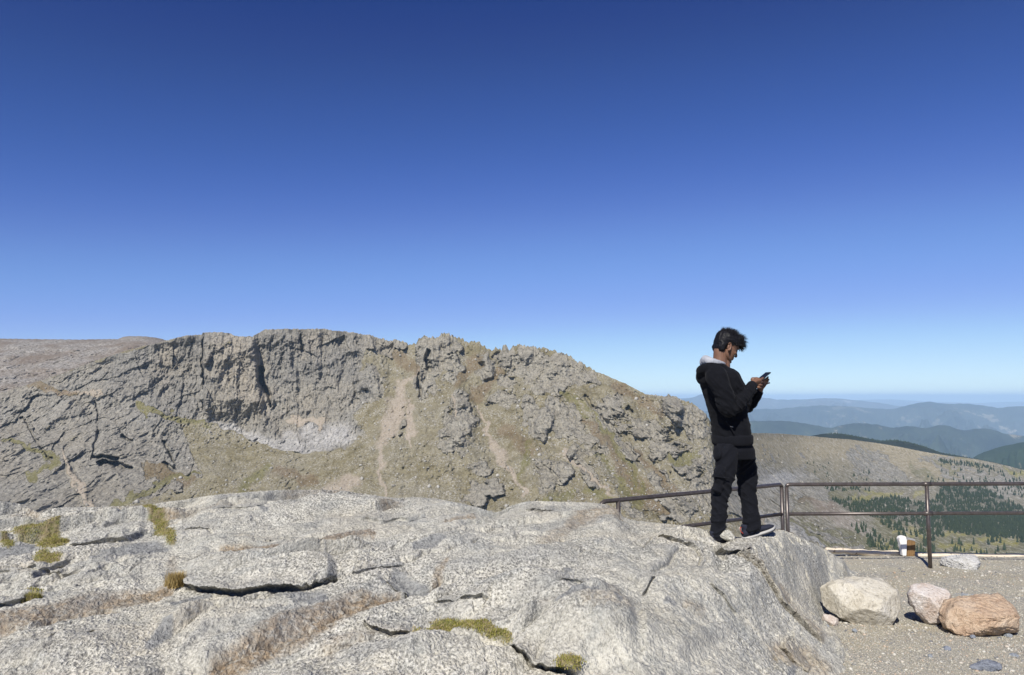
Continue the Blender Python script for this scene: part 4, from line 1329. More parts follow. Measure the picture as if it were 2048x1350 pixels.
b_blue = boulder_mat("stone_blue_grey", [(0.22, 0.24, 0.27), (0.36, 0.39, 0.42), (0.47, 0.49, 0.51)], scale=9)
boulder("boulder", "flat blue grey slab lying behind the orange boulder",
        [(1900, 1205), (1905, 1196), (1914, 1190), (1930, 1187), (1955, 1190), (1985, 1195), (1990, 1212), (1950, 1216), (1915, 1216)], .16, b_blue, 7, facets=.1, Yc=7.25, cuts=[(0, 0, 1, .3)], group=BG)
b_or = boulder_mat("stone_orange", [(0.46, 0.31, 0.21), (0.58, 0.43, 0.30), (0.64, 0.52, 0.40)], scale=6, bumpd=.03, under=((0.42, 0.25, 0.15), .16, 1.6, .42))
boulder("boulder", "orange brown boulder with a broken lower face, rightmost of the row",
        [(1886, 1246), (1895, 1226), (1910, 1206), (1940, 1196), (1990, 1195), (2025, 1194), (2040, 1203), (2047, 1225), (2046, 1250), (2040, 1259), (2000, 1264), (1978, 1276), (1945, 1277), (1930, 1279), (1910, 1268), (1895, 1256)],
        .27, b_or, 9, facets=.16, rough=.09, cuts=[(0, -.3, 1, .50), (.2, -1, -.1, .80), (-.7, -1, .2, .9), (.1, -.8, -.9, .60)], group=BG)
b_ws = boulder_mat("stone_pinkish", [(0.42, 0.33, 0.27), (0.56, 0.49, 0.43), (0.64, 0.60, 0.55)], scale=16, bumpd=.01)
boulder("stone", "small pinkish stone wedged between the outcrop and the cream boulder",
        [(1645, 1238), (1650, 1229), (1664, 1231), (1684, 1242), (1680, 1249), (1660, 1252), (1647, 1250)], .07, b_ws, 11, "stone", facets=.15, cuts=[(0, -.6, 1, .5), (.8, -.6, .3, .7)])
b_wh = boulder_mat("stone_white", [(0.48, 0.47, 0.44), (0.62, 0.61, 0.58), (0.70, 0.69, 0.66)], scale=8)
boulder("boulder", "flat whitish rock sunk in the gravel beside the railing post",
        [(1890, 1130), (1900, 1120), (1925, 1115), (1962, 1113), (1974, 1120), (1973, 1134), (1955, 1143), (1920, 1142), (1898, 1138)], .30, b_wh, 13, facets=.3, cuts=[(.1, -.3, 1, .45), (-.6, -.5, .5, .9), (.7, -.4, .3, 1.0)], rough=.2)
b_dk = boulder_mat("stone_dark_blue", [(0.13, 0.145, 0.18), (0.24, 0.26, 0.30), (0.36, 0.38, 0.41)], scale=12, bumpd=.01)
boulder("stone", "long flat dark blue grey stone low in the gravel at the bottom right",
        [(1940, 1337), (1960, 1328), (1982, 1322), (2003, 1319), (2010, 1327), (1996, 1336), (1965, 1343)], .06, b_dk, 15, "stone", facets=.35, cuts=[(.2, -.2, 1, .35), (-.5, -.5, .6, .7)], rough=.2)
for i, (x, y, w, h, lab, m) in enumerate([
        (1686, 1302, 6, 6, "small dark blue stone at the foot of the outcrop, right of the crack", b_dk), (1683, 1292, 5, 4, "small light stone just above a small dark blue stone", b_wh),
        (1895, 1298, 8, 5, "small dark grey stone alone in the gravel below the orange boulder", b_dk), (1653, 1254, 7, 5, "small blue grey stone below the pinkish wedged stone", b_blue),
        (1727, 1264, 6, 5, "small cream stone at the foot of the largest boulder", b_pale), (1710, 1261, 5, 4, "small grey stone touching the foot of the cream boulder", b_blue),
        (1861, 1312, 5, 3, "small brown grey stone in the middle of the gravel", b_blue), (1885, 1246, 8, 5, "small grey stone at the tip of the triangular boulder", b_blue),
        (1785, 1259, 5, 3, "small beige stone right of the cream boulder's foot", b_pale), (2018, 1271, 9, 4, "small bluish stone below the right end of the orange boulder", b_blue), (2030, 1312, 10, 4, "flat bluish stone near the right edge of the gravel", b_blue),
        (1830, 1236, 5, 4, "small dark stone left of the triangular boulder's tip", b_dk), (1947, 1274, 6, 4, "small dark stone at the foot of the orange boulder", b_dk), (1725, 1330, 8, 3, "small cream stone near the bottom edge beside the outcrop", b_pale)]):
    n = 9
    r_ = random.Random(i)
    poly = [(x + w * math.cos(k * 2 * math.pi / n) * r_.uniform(.8, 1.1), y + h * math.sin(k * 2 * math.pi / n) * r_.uniform(.8, 1.1)) for k in range(n)]
    boulder("stone", lab, poly, .0045 * w, m, 20 + i, "stone", facets=.25, rough=.06, cuts=[(r_.uniform(-1, 1), -.5, 1, .5)], group="small stones on the gravel")
boulder("stone", "small grey stone caught in the hollow at the outcrop's right end",
        [(1574, 1303), (1580, 1298), (1588, 1300), (1591, 1307), (1584, 1311), (1576, 1309)], .025, b_blue, 44, "stone", facets=.2, Yc=4.75)

# loose granite flake on the crest in front of the person's rear foot
fl = boulder("granite_flake", "loose granite flake on the crest in front of the person's rear foot",
             [(1434, 1066), (1438, 1060), (1446, 1057), (1456, 1059), (1466, 1068), (1476, 1080), (1480, 1088), (1470, 1089), (1458, 1084), (1444, 1077), (1436, 1072)], .06, GRANITE, 51, "rock", facets=.15, Yc=5.93, rough=.05)

# ================================================================== RAILING
def tube(path, rad, n=14, caps=True):
    path = [Vector(p) for p in path]
    V, Fc = [], []
    up = None
    for i, p in enumerate(path):
        d = (path[min(i + 1, len(path) - 1)] - path[max(i - 1, 0)]).normalized()
        if up is None:
            up = d.orthogonal().normalized()
        up = (up - d * up.dot(d)).normalized()
        sd = d.cross(up)
        r_ = rad if np.isscalar(rad) else rad[i]
        ra, rb = (r_ if isinstance(r_, tuple) else (r_, r_))
        for k in range(n):
            a = 2 * math.pi * k / n
            V.append(p + up * (math.cos(a) * ra) + sd * (math.sin(a) * rb))
    for i in range(len(path) - 1):
        for k in range(n):
            Fc.append((i * n + k, i * n + (k + 1) % n, (i + 1) * n + (k + 1) % n, (i + 1) * n + k))
    if caps:
        Fc.append(tuple(range(n))[::-1])
        Fc.append(tuple((len(path) - 1) * n + k for k in range(n)))
    return V, Fc


def join(parts):
    V, Fc = [], []
    for v, f in parts:
        b = len(V)
        V += [tuple(q) for q in v]
        Fc += [tuple(k + b for k in g) for g in f]
    return V, Fc


def child(name, vf_, mat, parent, smooth=True):
    o = mesh_obj(name, np.array([tuple(q) for q in vf_[0]]), [tuple(f) for f in vf_[1]], mat, smooth=smooth)
    o.parent = parent
    return o


def local(parts, org):
    v, f = parts
    return [Vector(q) - Vector(org) for q in v], f


M = Mat("rail_steel", .34, .5)
pv = M.pos()
M.b.inputs["Metallic"].default_value = .4
rc = M.mix(M.ramp(M.noise(pv, 18, 5, .7), [(.4, 0), (.7, 1)]), (0.078, 0.066, 0.060), (0.13, 0.11, 0.10))
RAIL = M.color(M.mix(M.ramp(M.noise(pv, 60, 4, .7), [(.62, 0), (.70, .7)]), rc, (0.16, 0.07, 0.04)))
ZT = float(ray(1700, 969)[1]) * 9.0
ZM = float(ray(1700, 1028)[1]) * 9.0


def at_z(px, py, z):
    u, s = ray(px, py)
    return Vector((float(u) * z / float(s), z / float(s), z))


RR = .0228
# right section
A_ = pt(1573, 970, 9.0); A_.z = ZT
B_ = at_z(2048, 967.5, ZT)
dirr = (B_ - A_).normalized()
B2 = A_ + dirr * 9.0
org = on_gravel(1872, 1139); 
root = empty("railing", (org.x, org.y, org.z))
tag(root, "straight brown steel railing section with two rails in front of the valley", "railing", "railing sections at the overlook")
Mm = Vector((0, 0, ZM - ZT))
child("top_rail", local(tube([A_ + Vector((-.0, 0, -.03)), A_ + Vector((.008, 0, -.008)), A_ + dirr * .03, B2], RR), org), RAIL, root)
tp = org.copy()
s_ = (org.x - A_.x) / dirr.x
topp = A_ + dirr * s_
child("middle_rail", local(tube([A_ + Mm, topp + Mm - dirr * .0, B2 + Mm], RR * .92), org), RAIL, root)


def post(x, y, ztop, zbot, lean=0):
    return tube([(x, y, zbot), (x + lean, y, ztop)], RR)


child("post", local(post(topp.x, topp.y, ZT, org.z - .1), org), RAIL, root)
child("post", local(post(A_.x, A_.y, ZT - .03, org.z - .1), org), RAIL, root)
e2 = topp + dirr * (topp - A_).length
child("post", local(post(e2.x, e2.y, ZT, gravel_z(e2.x, e2.y) - .1), org), RAIL, root)
v, f = join([tube([topp + Mm - dirr * .05, topp + Mm + dirr * .05], RR * 1.25), tube([topp - dirr * .045, topp + dirr * .045], RR * 1.18)])
child("bracket", local((v, f), org), RAIL, root)
# left section, coming towards the camera
C_ = pt(1563, 970, 9.0); C_.z = ZT
Dn = at_z(1212, 1002.5, ZT)
dl = (Dn - C_).normalized()
org2 = Vector((C_.x, C_.y, org.z))
root2 = empty("railing", org2)
tag(root2, "angled railing section running behind the person down to the outcrop", "railing", "railing sections at the overlook")
bend = [Dn + dl * (.075 * math.sin(a)) + Vector((0, 0, -.075 * (1 - math.cos(a)))) for a in np.linspace(0, 1.5, 7)]
child("top_rail", local(tube([C_ + Vector((0, 0, -.03)), C_ + dl * .02] + bend + [bend[-1] + Vector((0, 0, -.25))], RR), org2), RAIL, root2)
child("middle_rail", local(tube([C_ + Mm, Dn + Mm], RR * .92), org2), RAIL, root2)
child("post", local(post(C_.x, C_.y, ZT - .03, org.z - .1), org2), RAIL, root2)
pe = Dn - dl * .16
child("post", local(post(pe.x, pe.y, ZT, -1.8), org2), RAIL, root2)
pm2 = C_.lerp(pe, .52)

# ================================================================== LOGS AND SAWN POST AT THE EDGE
def wood_mat(name, a, b, knots=(0.16, 0.10, 0.06), sc=(3, 30, 30)):
    M = Mat(name, .85, .2)
    pv = M.pos(sc)
    c = M.mix(M.ramp(M.noise(pv, 1.3, 6, .7, .5), [(.35, 0), (.7, 1)]), a, b)
    c = M.mix(M.ramp(M.noise(M.pos(), 14, 3, .6), [(.64, 0), (.70, .8)]), c, knots)
    M.bump(M.noise(pv, 2, 5, .7), .6, .006)
    return M.color(c)


LOGM = wood_mat("peeled_log", (0.52, 0.43, 0.31), (0.78, 0.71, 0.58))


def log(label, P0, P1, r0, r1, seed):
    P0, P1 = Vector(P0), Vector(P1)
    n = 60
    path, rad = [], []
    for i in range(n + 1):
        t = i / n
        p = P0.lerp(P1, t)
        p.z += .012 * math.sin(t * 5 + seed) + .004 * math.sin(t * 31 + seed)
        p.y += .01 * math.sin(t * 7 + seed)
        path.append(p)
        rad.append((r0 + (r1 - r0) * t) * (1 + .05 * math.sin(t * 43 + seed) + .03 * math.sin(t * 17)) * (.82 if i in (0, n) else 1))
    v, f = tube(path, rad, 18)
    o = mesh_obj("log", np.array([tuple(q - P0) for q in v]), [tuple(k) for k in f], LOGM)
    o.location = P0
    tag(o, label, "log", "peeled logs edging the gravel")


log("left peeled log edging the gravel, ending at the sawn post", pt(1652, 1103, 10.05), pt(1812, 1106, 10.12), .036, .042, 1)
log("right peeled log edging the gravel, running on past the frame from the sawn post", pt(1812, 1112, 10.05), pt(2330, 1113, 10.3), .040, .046, 2)

Yp = 10.02
pb = pt(1812, 1111, Yp)
root3 = empty("sawn_post", pb)
tag(root3, "short sawn wooden post with white painted face and brown side between the logs", "post")


def slab_part(name, poly, y0, y1, mat):
    """an upright block with the given front outline (photo pixels), from depth y0 to y1"""
    a = [pt(x, y, y0) for x, y in poly]
    b = [Vector((q.x, y1, q.z)) for q in a]
    bm = bmesh.new()
    va = [bm.verts.new(q - pb) for q in a]; vb = [bm.verts.new(q - pb) for q in b]
    bm.faces.new(va[::-1]); bm.faces.new(vb)
    for i in range(len(a)):
        bm.faces.new((va[i], va[(i + 1) % len(a)], vb[(i + 1) % len(a)], vb[i]))
    bmesh.ops.recalc_face_normals(bm, faces=bm.faces)
    bmesh.ops.bevel(bm, geom=list(bm.edges), offset=.005, segments=2, affect='EDGES')
    me = bpy.data.meshes.new(name); bm.to_mesh(me); bm.free()
    me.materials.append(mat)
    o = bpy.data.objects.new(name, me); COL.objects.link(o); o.parent = root3
    return o


slab_part("white_face", [(1806, 1112), (1804, 1100), (1801, 1088), (1798, 1078), (1800, 1074), (1806, 1072), (1812, 1073), (1814, 1080), (1814, 1095), (1813, 1112)], Yp - .05, Yp + .02,
          wood_mat("white_paint_wood", (0.74, 0.72, 0.68), (0.85, 0.83, 0.79), (0.42, 0.40, 0.38), (20, 20, 4)))
slab_part("brown_block", [(1814.5, 1113), (1814.5, 1084), (1817, 1079), (1824, 1081), (1831, 1083), (1831, 1100), (1829, 1113)], Yp - .03, Yp + .10,
          wood_mat("rusty_brown_wood", (0.15, 0.085, 0.035), (0.29, 0.18, 0.085), (0.10, 0.05, 0.02), (25, 25, 4)))
slab_part("grey_top", [(1814.5, 1083), (1814.5, 1076), (1822, 1078), (1831, 1079), (1831, 1083), (1824, 1081)], Yp - .02, Yp + .09,
          wood_mat("weathered_wood_top", (0.28, 0.28, 0.28), (0.42, 0.42, 0.41), (0.2, 0.2, 0.2)))

# ================================================================== MOSS AND GRASS ON THE OUTCROP
Pf = PR.reshape(-1, 3)
mo = np.where((moss.ravel() > .55) & (Pf[:, 1] < 9.2))[0]
rm = np.random.RandomState(77)


def blades(name, base, n, h, spread, mat, seed):
    r = np.random.RandomState(seed)
    k = r.randint(0, len(base), n)
    B = base[k] + r.normal(0, spread, (n, 3)) * np.array([1, 1, .1])
    a = r.uniform(0, 6.28, n)
    hh = h * r.uniform(.4, 1.2, n)
    w = .0022 + .0012 * r.rand(n)
    tip = B + np.stack([np.cos(a) * hh * .45, np.sin(a) * hh * .45, hh], -1)
    l = B + np.stack([-np.sin(a) * w, np.cos(a) * w, -.004 + 0 * w], -1)
    rr2 = B - np.stack([-np.sin(a) * w, np.cos(a) * w, .004 + 0 * w], -1)
    V = np.stack([l, rr2, tip], 1).reshape(-1, 3)
    o = mesh_obj(name, V, np.arange(3 * n).reshape(-1, 3), mat, smooth=False)
    at_ = o.data.attributes.new("tint", 'FLOAT', 'POINT')
    at_.data.foreach_set("value", np.repeat(r.rand(n) , 3).astype(np.float32))
    return o


M = Mat("moss_blades", .9, .1)
tn = M.math('ADD', M.math('MULTIPLY', M.attr("tint"), .5), M.math('MULTIPLY', M.noise(M.pos(), 9, 3, .6), .6))
MOSSM = M.color(M.ramp(tn, [(.2, (0.14, 0.14, 0.02)), (.45, (0.28, 0.27, 0.06)), (.65, (0.33, 0.27, 0.13)), (.9, (0.44, 0.36, 0.20))]))
o = blades("moss", Pf[mo], 30000, .008, .014, MOSSM, 5)
tag(o, "yellow green moss and short grass in the hollows of the outcrop", "moss", kind="stuff")


def nearest_rock(px, py):
    a, b = proj(PR[40:])
    k = np.argmin((a - px) ** 2 + (b - py) ** 2 + 0 * a)
    return PR[40:].reshape(-1, 3)[k]


for (px, py, rad, hh, n, lab) in [(352, 1172, .045, .075, 1500, "golden dry grass tuft at the left end of the long dark crack"), (62, 1202, .04, .04, 900, "olive grass tuft on the left part of the outcrop below the moss"),
                                  (118, 1085, .06, .03, 1200, "dry brown green grass cushion right of the bright moss patch")]:
    c0 = nearest_rock(px, py)
    r = np.random.RandomState(int(px))
    base = np.stack([r.normal(0, rad * .5, 200), r.normal(0, rad * .5, 200), r.uniform(0, .008, 200)], -1)
    o = blades("grass_tuft", base, n, hh, .004, MOSSM if px < 300 else (lambda M: M.color(M.ramp(M.attr("tint"), [(0, (0.22, 0.15, 0.05)), (1, (0.50, 0.38, 0.17))])))(Mat("dry_grass", .9, .1)), int(px))
    o.location = c0
    tag(o, lab, "grass tuft", "grass tufts on the outcrop")

# ================================================================== THE PERSON
PSI = R(15)
cs, sn = math.cos(PSI), math.sin(PSI)
EX, EY, EZ = Vector((cs, sn, 0)), Vector((-sn, cs, 0)), Vector((0, 0, 1))
PO = pt(1465, 1074, 6.12)


def W(px, py, dl=0.0):
    u, s = map(float, ray(px, py))
    lx = (u * (PO.y + dl * cs) - PO.x + dl * sn) / (cs - u * sn)
    y = PO.y + lx * sn + dl * cs
    return Vector((PO.x + lx * cs - dl * sn, y, s * y))


def ring(c, a, b, n=28, sq=0.0):
    out = []
    for k in range(n):
        t = 2 * math.pi * k / n
        x, y = math.cos(t), math.sin(t)
        if sq:
            m = (abs(x) ** (2 + sq) + abs(y) ** (2 + sq)) ** (-1 / (2 + sq))
            x, y = x * m, y * m
        out.append(c + a * x + b * y)
    return out


def skin_rings(rs):
    n = len(rs[0])
    V = [v for r_ in rs for v in r_]
    Fc = []
    for i in range(len(rs) - 1):
        for k in range(n):
            Fc.append((i * n + k, i * n + (k + 1) % n, (i + 1) * n + (k + 1) % n, (i + 1) * n + k))
    for i, fl in ((0, True), (len(rs) - 1, False)):
        c = sum(rs[i], Vector()) / n
        V.append(c)
        j = len(V) - 1
        for k in range(n):
            t = (i * n + k, i * n + (k + 1) % n, j)
            Fc.append(t[::-1] if fl else t)
    return V, Fc


def trunk(rows, grow=0.0, sq=0.3, dl=0.0):
    """horizontal sections: (py, left px, right px, half depth[, dl])"""
    rs = []
    for row in rows:
        py, l, r_, hd = row[:4]
        d0 = (row[4] if len(row) > 4 else 0) + dl
        a, b = W(l, py, d0), W(r_, py, d0)
        c = (a + b) / 2
        sil = (b - a).length / 2 * cs + grow
        ru = math.sqrt(max((sil ** 2 - ((hd + grow) * sn) ** 2), (sil * .55) ** 2)) / cs
        rs.append(ring(c, EX * ru, EY * (hd + grow), sq=sq))
    # densify
    out = [rs[0]]
    for a, b in zip(rs[:-1], rs[1:]):
        for t in (.34, .67, 1):
            out.append([p.lerp(q, t) for p, q in zip(a, b)])
    return skin_rings(out)


def ball(c, ax, r_, n=12):
    ax = [Vector(a) for a in ax]
    rs = []
    for i in range(1, n):
        t = math.pi * i / n
        rs.append(ring(c + ax[2] * (-math.cos(t) * r_[2]), ax[0] * (math.sin(t) * r_[0]), ax[1] * (math.sin(t) * r_[1]), 20))
    return skin_rings(rs)


def limb(path, rad, n=20, sub=5):
    """smooth tapered limb through the points"""
    P = [Vector(p) for p in path]
    Q, Rr = [], []
    for i in range(len(P) - 1):
        p0, p1, p2, p3 = P[max(i - 1, 0)], P[i], P[i + 1], P[min(i + 2, len(P) - 1)]
        for k in range(sub):
            t = k / sub
            q = 0.5 * ((2 * p1) + (p2 - p0) * t + (2 * p0 - 5 * p1 + 4 * p2 - p3) * t * t + (-p0 + 3 * p1 - 3 * p2 + p3) * t ** 3)
            Q.append(q)
            ra, rb = rad[i], rad[i + 1]
            if isinstance(ra, tuple):
                Rr.append(tuple(x + (y - x) * t for x, y in zip(ra, rb)))
            else:
                Rr.append(ra + (rb - ra) * t)
    Q.append(P[-1]); Rr.append(rad[-1])
    return tube(Q, Rr, n)


def fuse(parts, voxel, smooth=3, fac=.5):
    v, f = join(parts)
    me = bpy.data.meshes.new("tmp"); me.from_pydata(v, [], f); me.update()
    bm = bmesh.new(); bm.from_mesh(me); bmesh.ops.recalc_face_normals(bm, faces=bm.faces); bm.to_mesh(me); bm.free()
    o = bpy.data.objects.new("tmp", me); COL.objects.link(o)
    m = o.modifiers.new("r", 'REMESH'); m.mode = 'VOXEL'; m.voxel_size = voxel; m.adaptivity = 0
    if smooth:
        m = o.modifiers.new("s", 'SMOOTH'); m.iterations = smooth; m.factor = fac
    dg = bpy.context.evaluated_depsgraph_get()
    dg.update()
    e = o.evaluated_get(dg)
    m2 = bpy.data.meshes.new_from_object(e)
    V = np.empty(len(m2.vertices) * 3, np.float32); m2.vertices.foreach_get("co", V)
    N = np.empty(len(m2.vertices) * 3, np.float32); m2.vertices.foreach_get("normal", N)
    Fc = [tuple(p.vertices) for p in m2.polygons]
    bpy.data.objects.remove(o)
    return V.reshape(-1, 3), N.reshape(-1, 3), Fc


ORG = W(1465, 1078)
person = empty("person", ORG)
tag(person, "person in black hoodie and black trousers standing on the outcrop looking down at a phone", "person")


def part(name, V, Fc, mat, parent, smooth=True):
    o = mesh_obj(name, np.asarray([tuple(v) for v in V], np.float32) - np.array(ORG, np.float32), Fc, mat, smooth=smooth)
    o.parent = parent
    return o


# ---- head frame
TH = R(22)
Hf = (EX * math.cos(TH) - EZ * math.sin(TH))
Hu = (EX * math.sin(TH) + EZ * math.cos(TH))
Hs = EY
HO = W(1451, 695)
HSc = 1.05


def H(x, y, z):
    return HO + (Hf * x + Hs * y + Hu * z) * HSc


def hball(c, r_, rot=0):
    return ball(H(*c), [Hf, Hs, Hu], [q * HSc for q in r_])


def head_parts():
    P = [hball((-.002, 0, .045), (.090, .074, .082))]
    rows = [(.075, .074, -.03, .060), (.055, .088, -.03, .066), (.035, .091, -.03, .068), (.020, .090, -.03, .068), (.008, .084, -.02, .066), (-.008, .083, -.02, .065), (-.028, .084, -.01, .062), (-.045, .084, .0, .056),
            (-.058, .082, .01, .050), (-.072, .079, .02, .043), (-.086, .080, .03, .034), (-.097, .074, .035, .024), (-.104, .064, .04, .014)]
    P.append(skin_rings([ring(H((a + b) / 2, 0, z), Hf * ((a - b) / 2 * HSc), Hs * (w * HSc), 28, .35) for z, a, b, w in rows]))
    for s in (-1, 1):   # jaw, cheekbone, brow, lid
        P.append(limb([H(-.012, .058 * s, -.025), H(.002, .055 * s, -.060), H(.035, .040 * s, -.083), H(.064, .012 * s, -.093)], [.014, .016, .014, .012]))
        P.append(hball((.060, .044 * s, -.022), (.022, .018, .016)))
        P.append(limb([H(.076, .050 * s, .020), H(.090, .032 * s, .026), H(.094, .012 * s, .021)], [.008, .009, .007]))
        P.append(hball((.077, .031 * s, .002), (.014, .015, .011)))
        P.append(hball((.088, .011 * s, -.036), (.012, .007, .007)))        # nostril wing
    P.append(limb([H(.088, 0, .022), H(.095, 0, .006), H(.106, 0, -.014), H(.112, 0, -.029), H(.104, 0, -.037)], [.008, .0075, .009, .010, .007]))
    P.append(limb([H(.080, -.022, -.055), H(.090, -.008, -.0525), H(.092, 0, -.054), H(.090, .008, -.0525), H(.080, .022, -.055)], [.004, .006, .006, .006, .004]))
    P.append(limb([H(.078, -.020, -.064), H(.087, -.008, -.0665), H(.088, 0, -.067), H(.087, .008, -.0665), H(.078, .020, -.064)], [.004, .0065, .007, .0065, .004]))
    P.append(hball((.076, 0, -.092), (.013, .017, .012)))
    for s in (-1, 1):   # ears
        yy = .076 * s
        pts_ = [H(-.010 + .017 * math.cos(a) - .004, yy + .010 * s * (.5 + .5 * math.cos(a + 2.4)), -.004 + .031 * math.sin(a)) for a in np.linspace(-1.9, 2.6, 12)]
        P.append(limb(pts_, [.0055] + [.0048] * 10 + [.004], 10, 2))
        P.append(hball((-.012, .072 * s, -.004), (.014, .006, .024)))
        P.append(hball((-.006, .075 * s, -.030), (.008, .005, .008)))
    # neck
    P.append(limb([H(-.035, 0, .0), H(-.030, 0, -.05), W(1440, 722), W(1436, 740)], [(.052), (.055), (.058), (.068)]))
    P.append(limb([H(.0, 0, -.06), W(1449, 727), W(1446, 742)], [.040, .046, .055]))
    return P


TORSO = [(733, 1424, 1452, .075), (739, 1412, 1463, .14), (746, 1406, 1470, .185), (756, 1404, 1476, .20), (770, 1406, 1482, .195), (790, 1410, 1486, .18), (810, 1416, 1488, .165), (830, 1422, 1491, .160),
         (848, 1426, 1495, .165), (862, 1427, 1497, .170), (876, 1429, 1498, .168), (884, 1430, 1498, .162), (889, 1432, 1497, .158)]
nS, nE, nW = W(1434, 757, -.165), W(1459, 818, -.205), W(1508, 768, -.075)
fS, fE, fW = W(1444, 757, .165), W(1485, 812, .20), W(1519, 783, .075)
NLEG = [(886, 1433, 1476, .078, -.080), (905, 1430, 1477, .096, -.088), (940, 1430, 1473, .095, -.095), (965, 1426, 1467, .088, -.10), (985, 1421, 1463, .082, -.10), (1005, 1421, 1456, .075, -.10), (1025, 1421, 1455, .073, -.10),
        (1045, 1420, 1455, .073, -.10), (1060, 1419, 1452, .073, -.10), (1072, 1420, 1450, .074, -.10), (1080, 1421, 1449, .072, -.10)]
FLEG = [(886, 1455, 1499, .078, .080), (905, 1462, 1508, .096, .088), (935, 1471, 1514, .095, .10), (960, 1475, 1515, .088, .10), (985, 1477, 1511, .080, .10), (1005, 1480, 1515, .076, .10), (1025, 1483, 1519, .076, .10),
        (1042, 1485, 1521, .077, .10), (1054, 1485, 1521, .078, .10), (1061, 1486, 1519, .075, .10)]


def hand_parts():
    P = []
    # near (right) hand
    P.append(limb([nW, W(1505, 766, -.07), W(1511, 764, -.062), W(1518, 763, -.055)], [(.024, .028), (.024, .030), (.020, .036), (.018, .038)], 16))
    P.append(ball(W(1507, 759, -.05), [EX, EY, EZ], [.026, .018, .020]))
    for (y, x, r_) in ((757.5, 1518, .0092), (763, 1520, .0095), (769, 1520, .009), (774.5, 1518, .0078)):
        P.append(limb([W(x - 6, y, -.060), W(x, y + .5, -.066), W(x + 3.2, y + 1, -.050), W(x + 2.5, y + 1.5, -.022), W(x - 1, y + 1.5, -.004)], [r_ * 1.1, r_ * 1.1, r_, r_ * .95, r_ * .8], 12))
    P.append(limb([W(1506, 759, -.055), W(1513, 757, -.052), W(1520, 758.5, -.040), W(1525, 757, -.026), W(1530, 754, -.012)], [.016, .0125, .0105, .0105, .008], 12))
    # far (left) hand
    P.append(limb([fW, W(1521, 776, .065), W(1523, 771, .058), W(1526, 766, .050)], [(.023, .026), (.022, .027), (.019, .034), (.016, .036)], 16))
    for pts_, r_ in (([(1524, 764, .035), (1530, 759.5, .032), (1534.5, 756, .022), (1536.5, 753.5, .008)], .0088), ([(1525, 767, .042), (1531, 763, .045), (1535.5, 760.5, .034), (1538, 758.5, .018)], .009),
                     ([(1525, 770, .052), (1531, 766, .056), (1534.5, 763.5, .048), (1536.5, 762, .034)], .0085), ([(1523, 773, .060), (1529, 770.5, .068), (1534.5, 767, .070), (1540, 765.5, .066)], .0074)):
        P.append(limb([W(*q) for q in pts_], [r_ * 1.1, r_ * 1.05, r_, r_ * .8], 12))
    P.append(limb([W(1519, 772, .075), W(1518, 765, .062), W(1521, 760, .045), W(1526, 756.5, .028), W(1530, 753, .016)], [.016, .0135, .011, .0105, .008], 12))
    return P


SKIN = Mat("skin", .5, .35)
pv = SKIN.pos()
SKIN.b.inputs["Subsurface Weight"].default_value = .08
SKIN.b.inputs["Subsurface Radius"].default_value = (.01, .004, .002)
sk = SKIN.mix(SKIN.noise(pv, 26, 4, .6), (0.125, 0.062, 0.038), (0.22, 0.118, 0.074))
SKIN.bump(SKIN.noise(pv, 220, 3, .6), .25, .0006)
SKINM = SKIN.color(sk)

bp = head_parts() + hand_parts()
bp.append(trunk([r_ for r_ in TORSO[:-2]], grow=-.045))
bp.append(limb([nS, nE, nW], [.055, .042, .026])); bp.append(limb([fS, fE, fW], [.055, .042, .026]))
bp.append(trunk([(868, 1440, 1488, .11)] + [(895, 1440, 1490, .12)], grow=-.01)); bp.append(trunk(NLEG[1:], grow=-.034)); bp.append(trunk(FLEG[1:], grow=-.034))
V, N, Fc = fuse(bp, .0034, 2)
body = part("body", V, Fc, SKINM, person)


def cloth(name, col, col2, rough=.9):
    M = Mat(name, rough, .06)
    pv = M.pos()
    M.b.inputs["Sheen Weight"].default_value = .03
    M.b.inputs["Sheen Roughness"].default_value = .5
    c = M.mix(M.noise(pv, 12, 5, .65), col, col2)
    M.bump(M.noise(pv, 420, 2, .5), .35, .0012)
    return M.color(c)


HOOD_M = cloth("black_fleece", (0.0048, 0.0052, 0.007), (0.0105, 0.011, 0.014))
TROU_M = cloth("black_cotton_twill", (0.0065, 0.007, 0.0095), (0.0135, 0.0143, 0.0185))
LIN_M = cloth("grey_jersey", (0.30, 0.31, 0.34), (0.42, 0.43, 0.46))

# ---- hoodie
hp = [trunk(TORSO, sq=.25)]
hp.append(limb([W(1432, 746, -.12), nS, W(1447, 788, -.20), nE, W(1484, 797, -.15), W(1502, 775, -.09)], [.085, .092, .080, .074, .060, .044], 24))
hp.append(limb([W(1442, 746, .12), fS, W(1462, 785, .195), fE, W(1503, 803, .15), W(1517, 786, .085)], [.085, .088, .078, .070, .056, .042], 24))
# bunched hood and collar
hp.append(limb([W(1452, 733, -.045), W(1440, 733, -.105), W(1418, 735, -.110), W(1405, 742, 0), W(1418, 735, .110), W(1440, 733, .105), W(1452, 733, .045)], [.020, .032, .042, .055, .042, .032, .020], 20))
hp.append(ball(W(1409, 752, 0), [EX, EY, EZ], [.048, .125, .085]))
hp.append(ball(W(1414, 738, 0), [EX, EY, EZ], [.065, .13, .045]))
V, N, Fc = fuse(hp, .0065, 5)
X, Y, Z = V.T


def folds(X, Y, Z, pts, rad, amp, fx=9, fz=26, seed=0, dirx=.6):
    d = np.zeros(len(X), np.float32)
    for p in pts:
        w = np.exp(-((X - p[0]) ** 2 + (Y - p[1]) ** 2 + (Z - p[2]) ** 2) / rad ** 2)
        d = np.maximum(d, w)
    n = ridged(X * fx + 2, Y * fx * .7, (Z + dirx * X) * fz, oct=2, seed=seed)
    return d * amp * (n - .35)


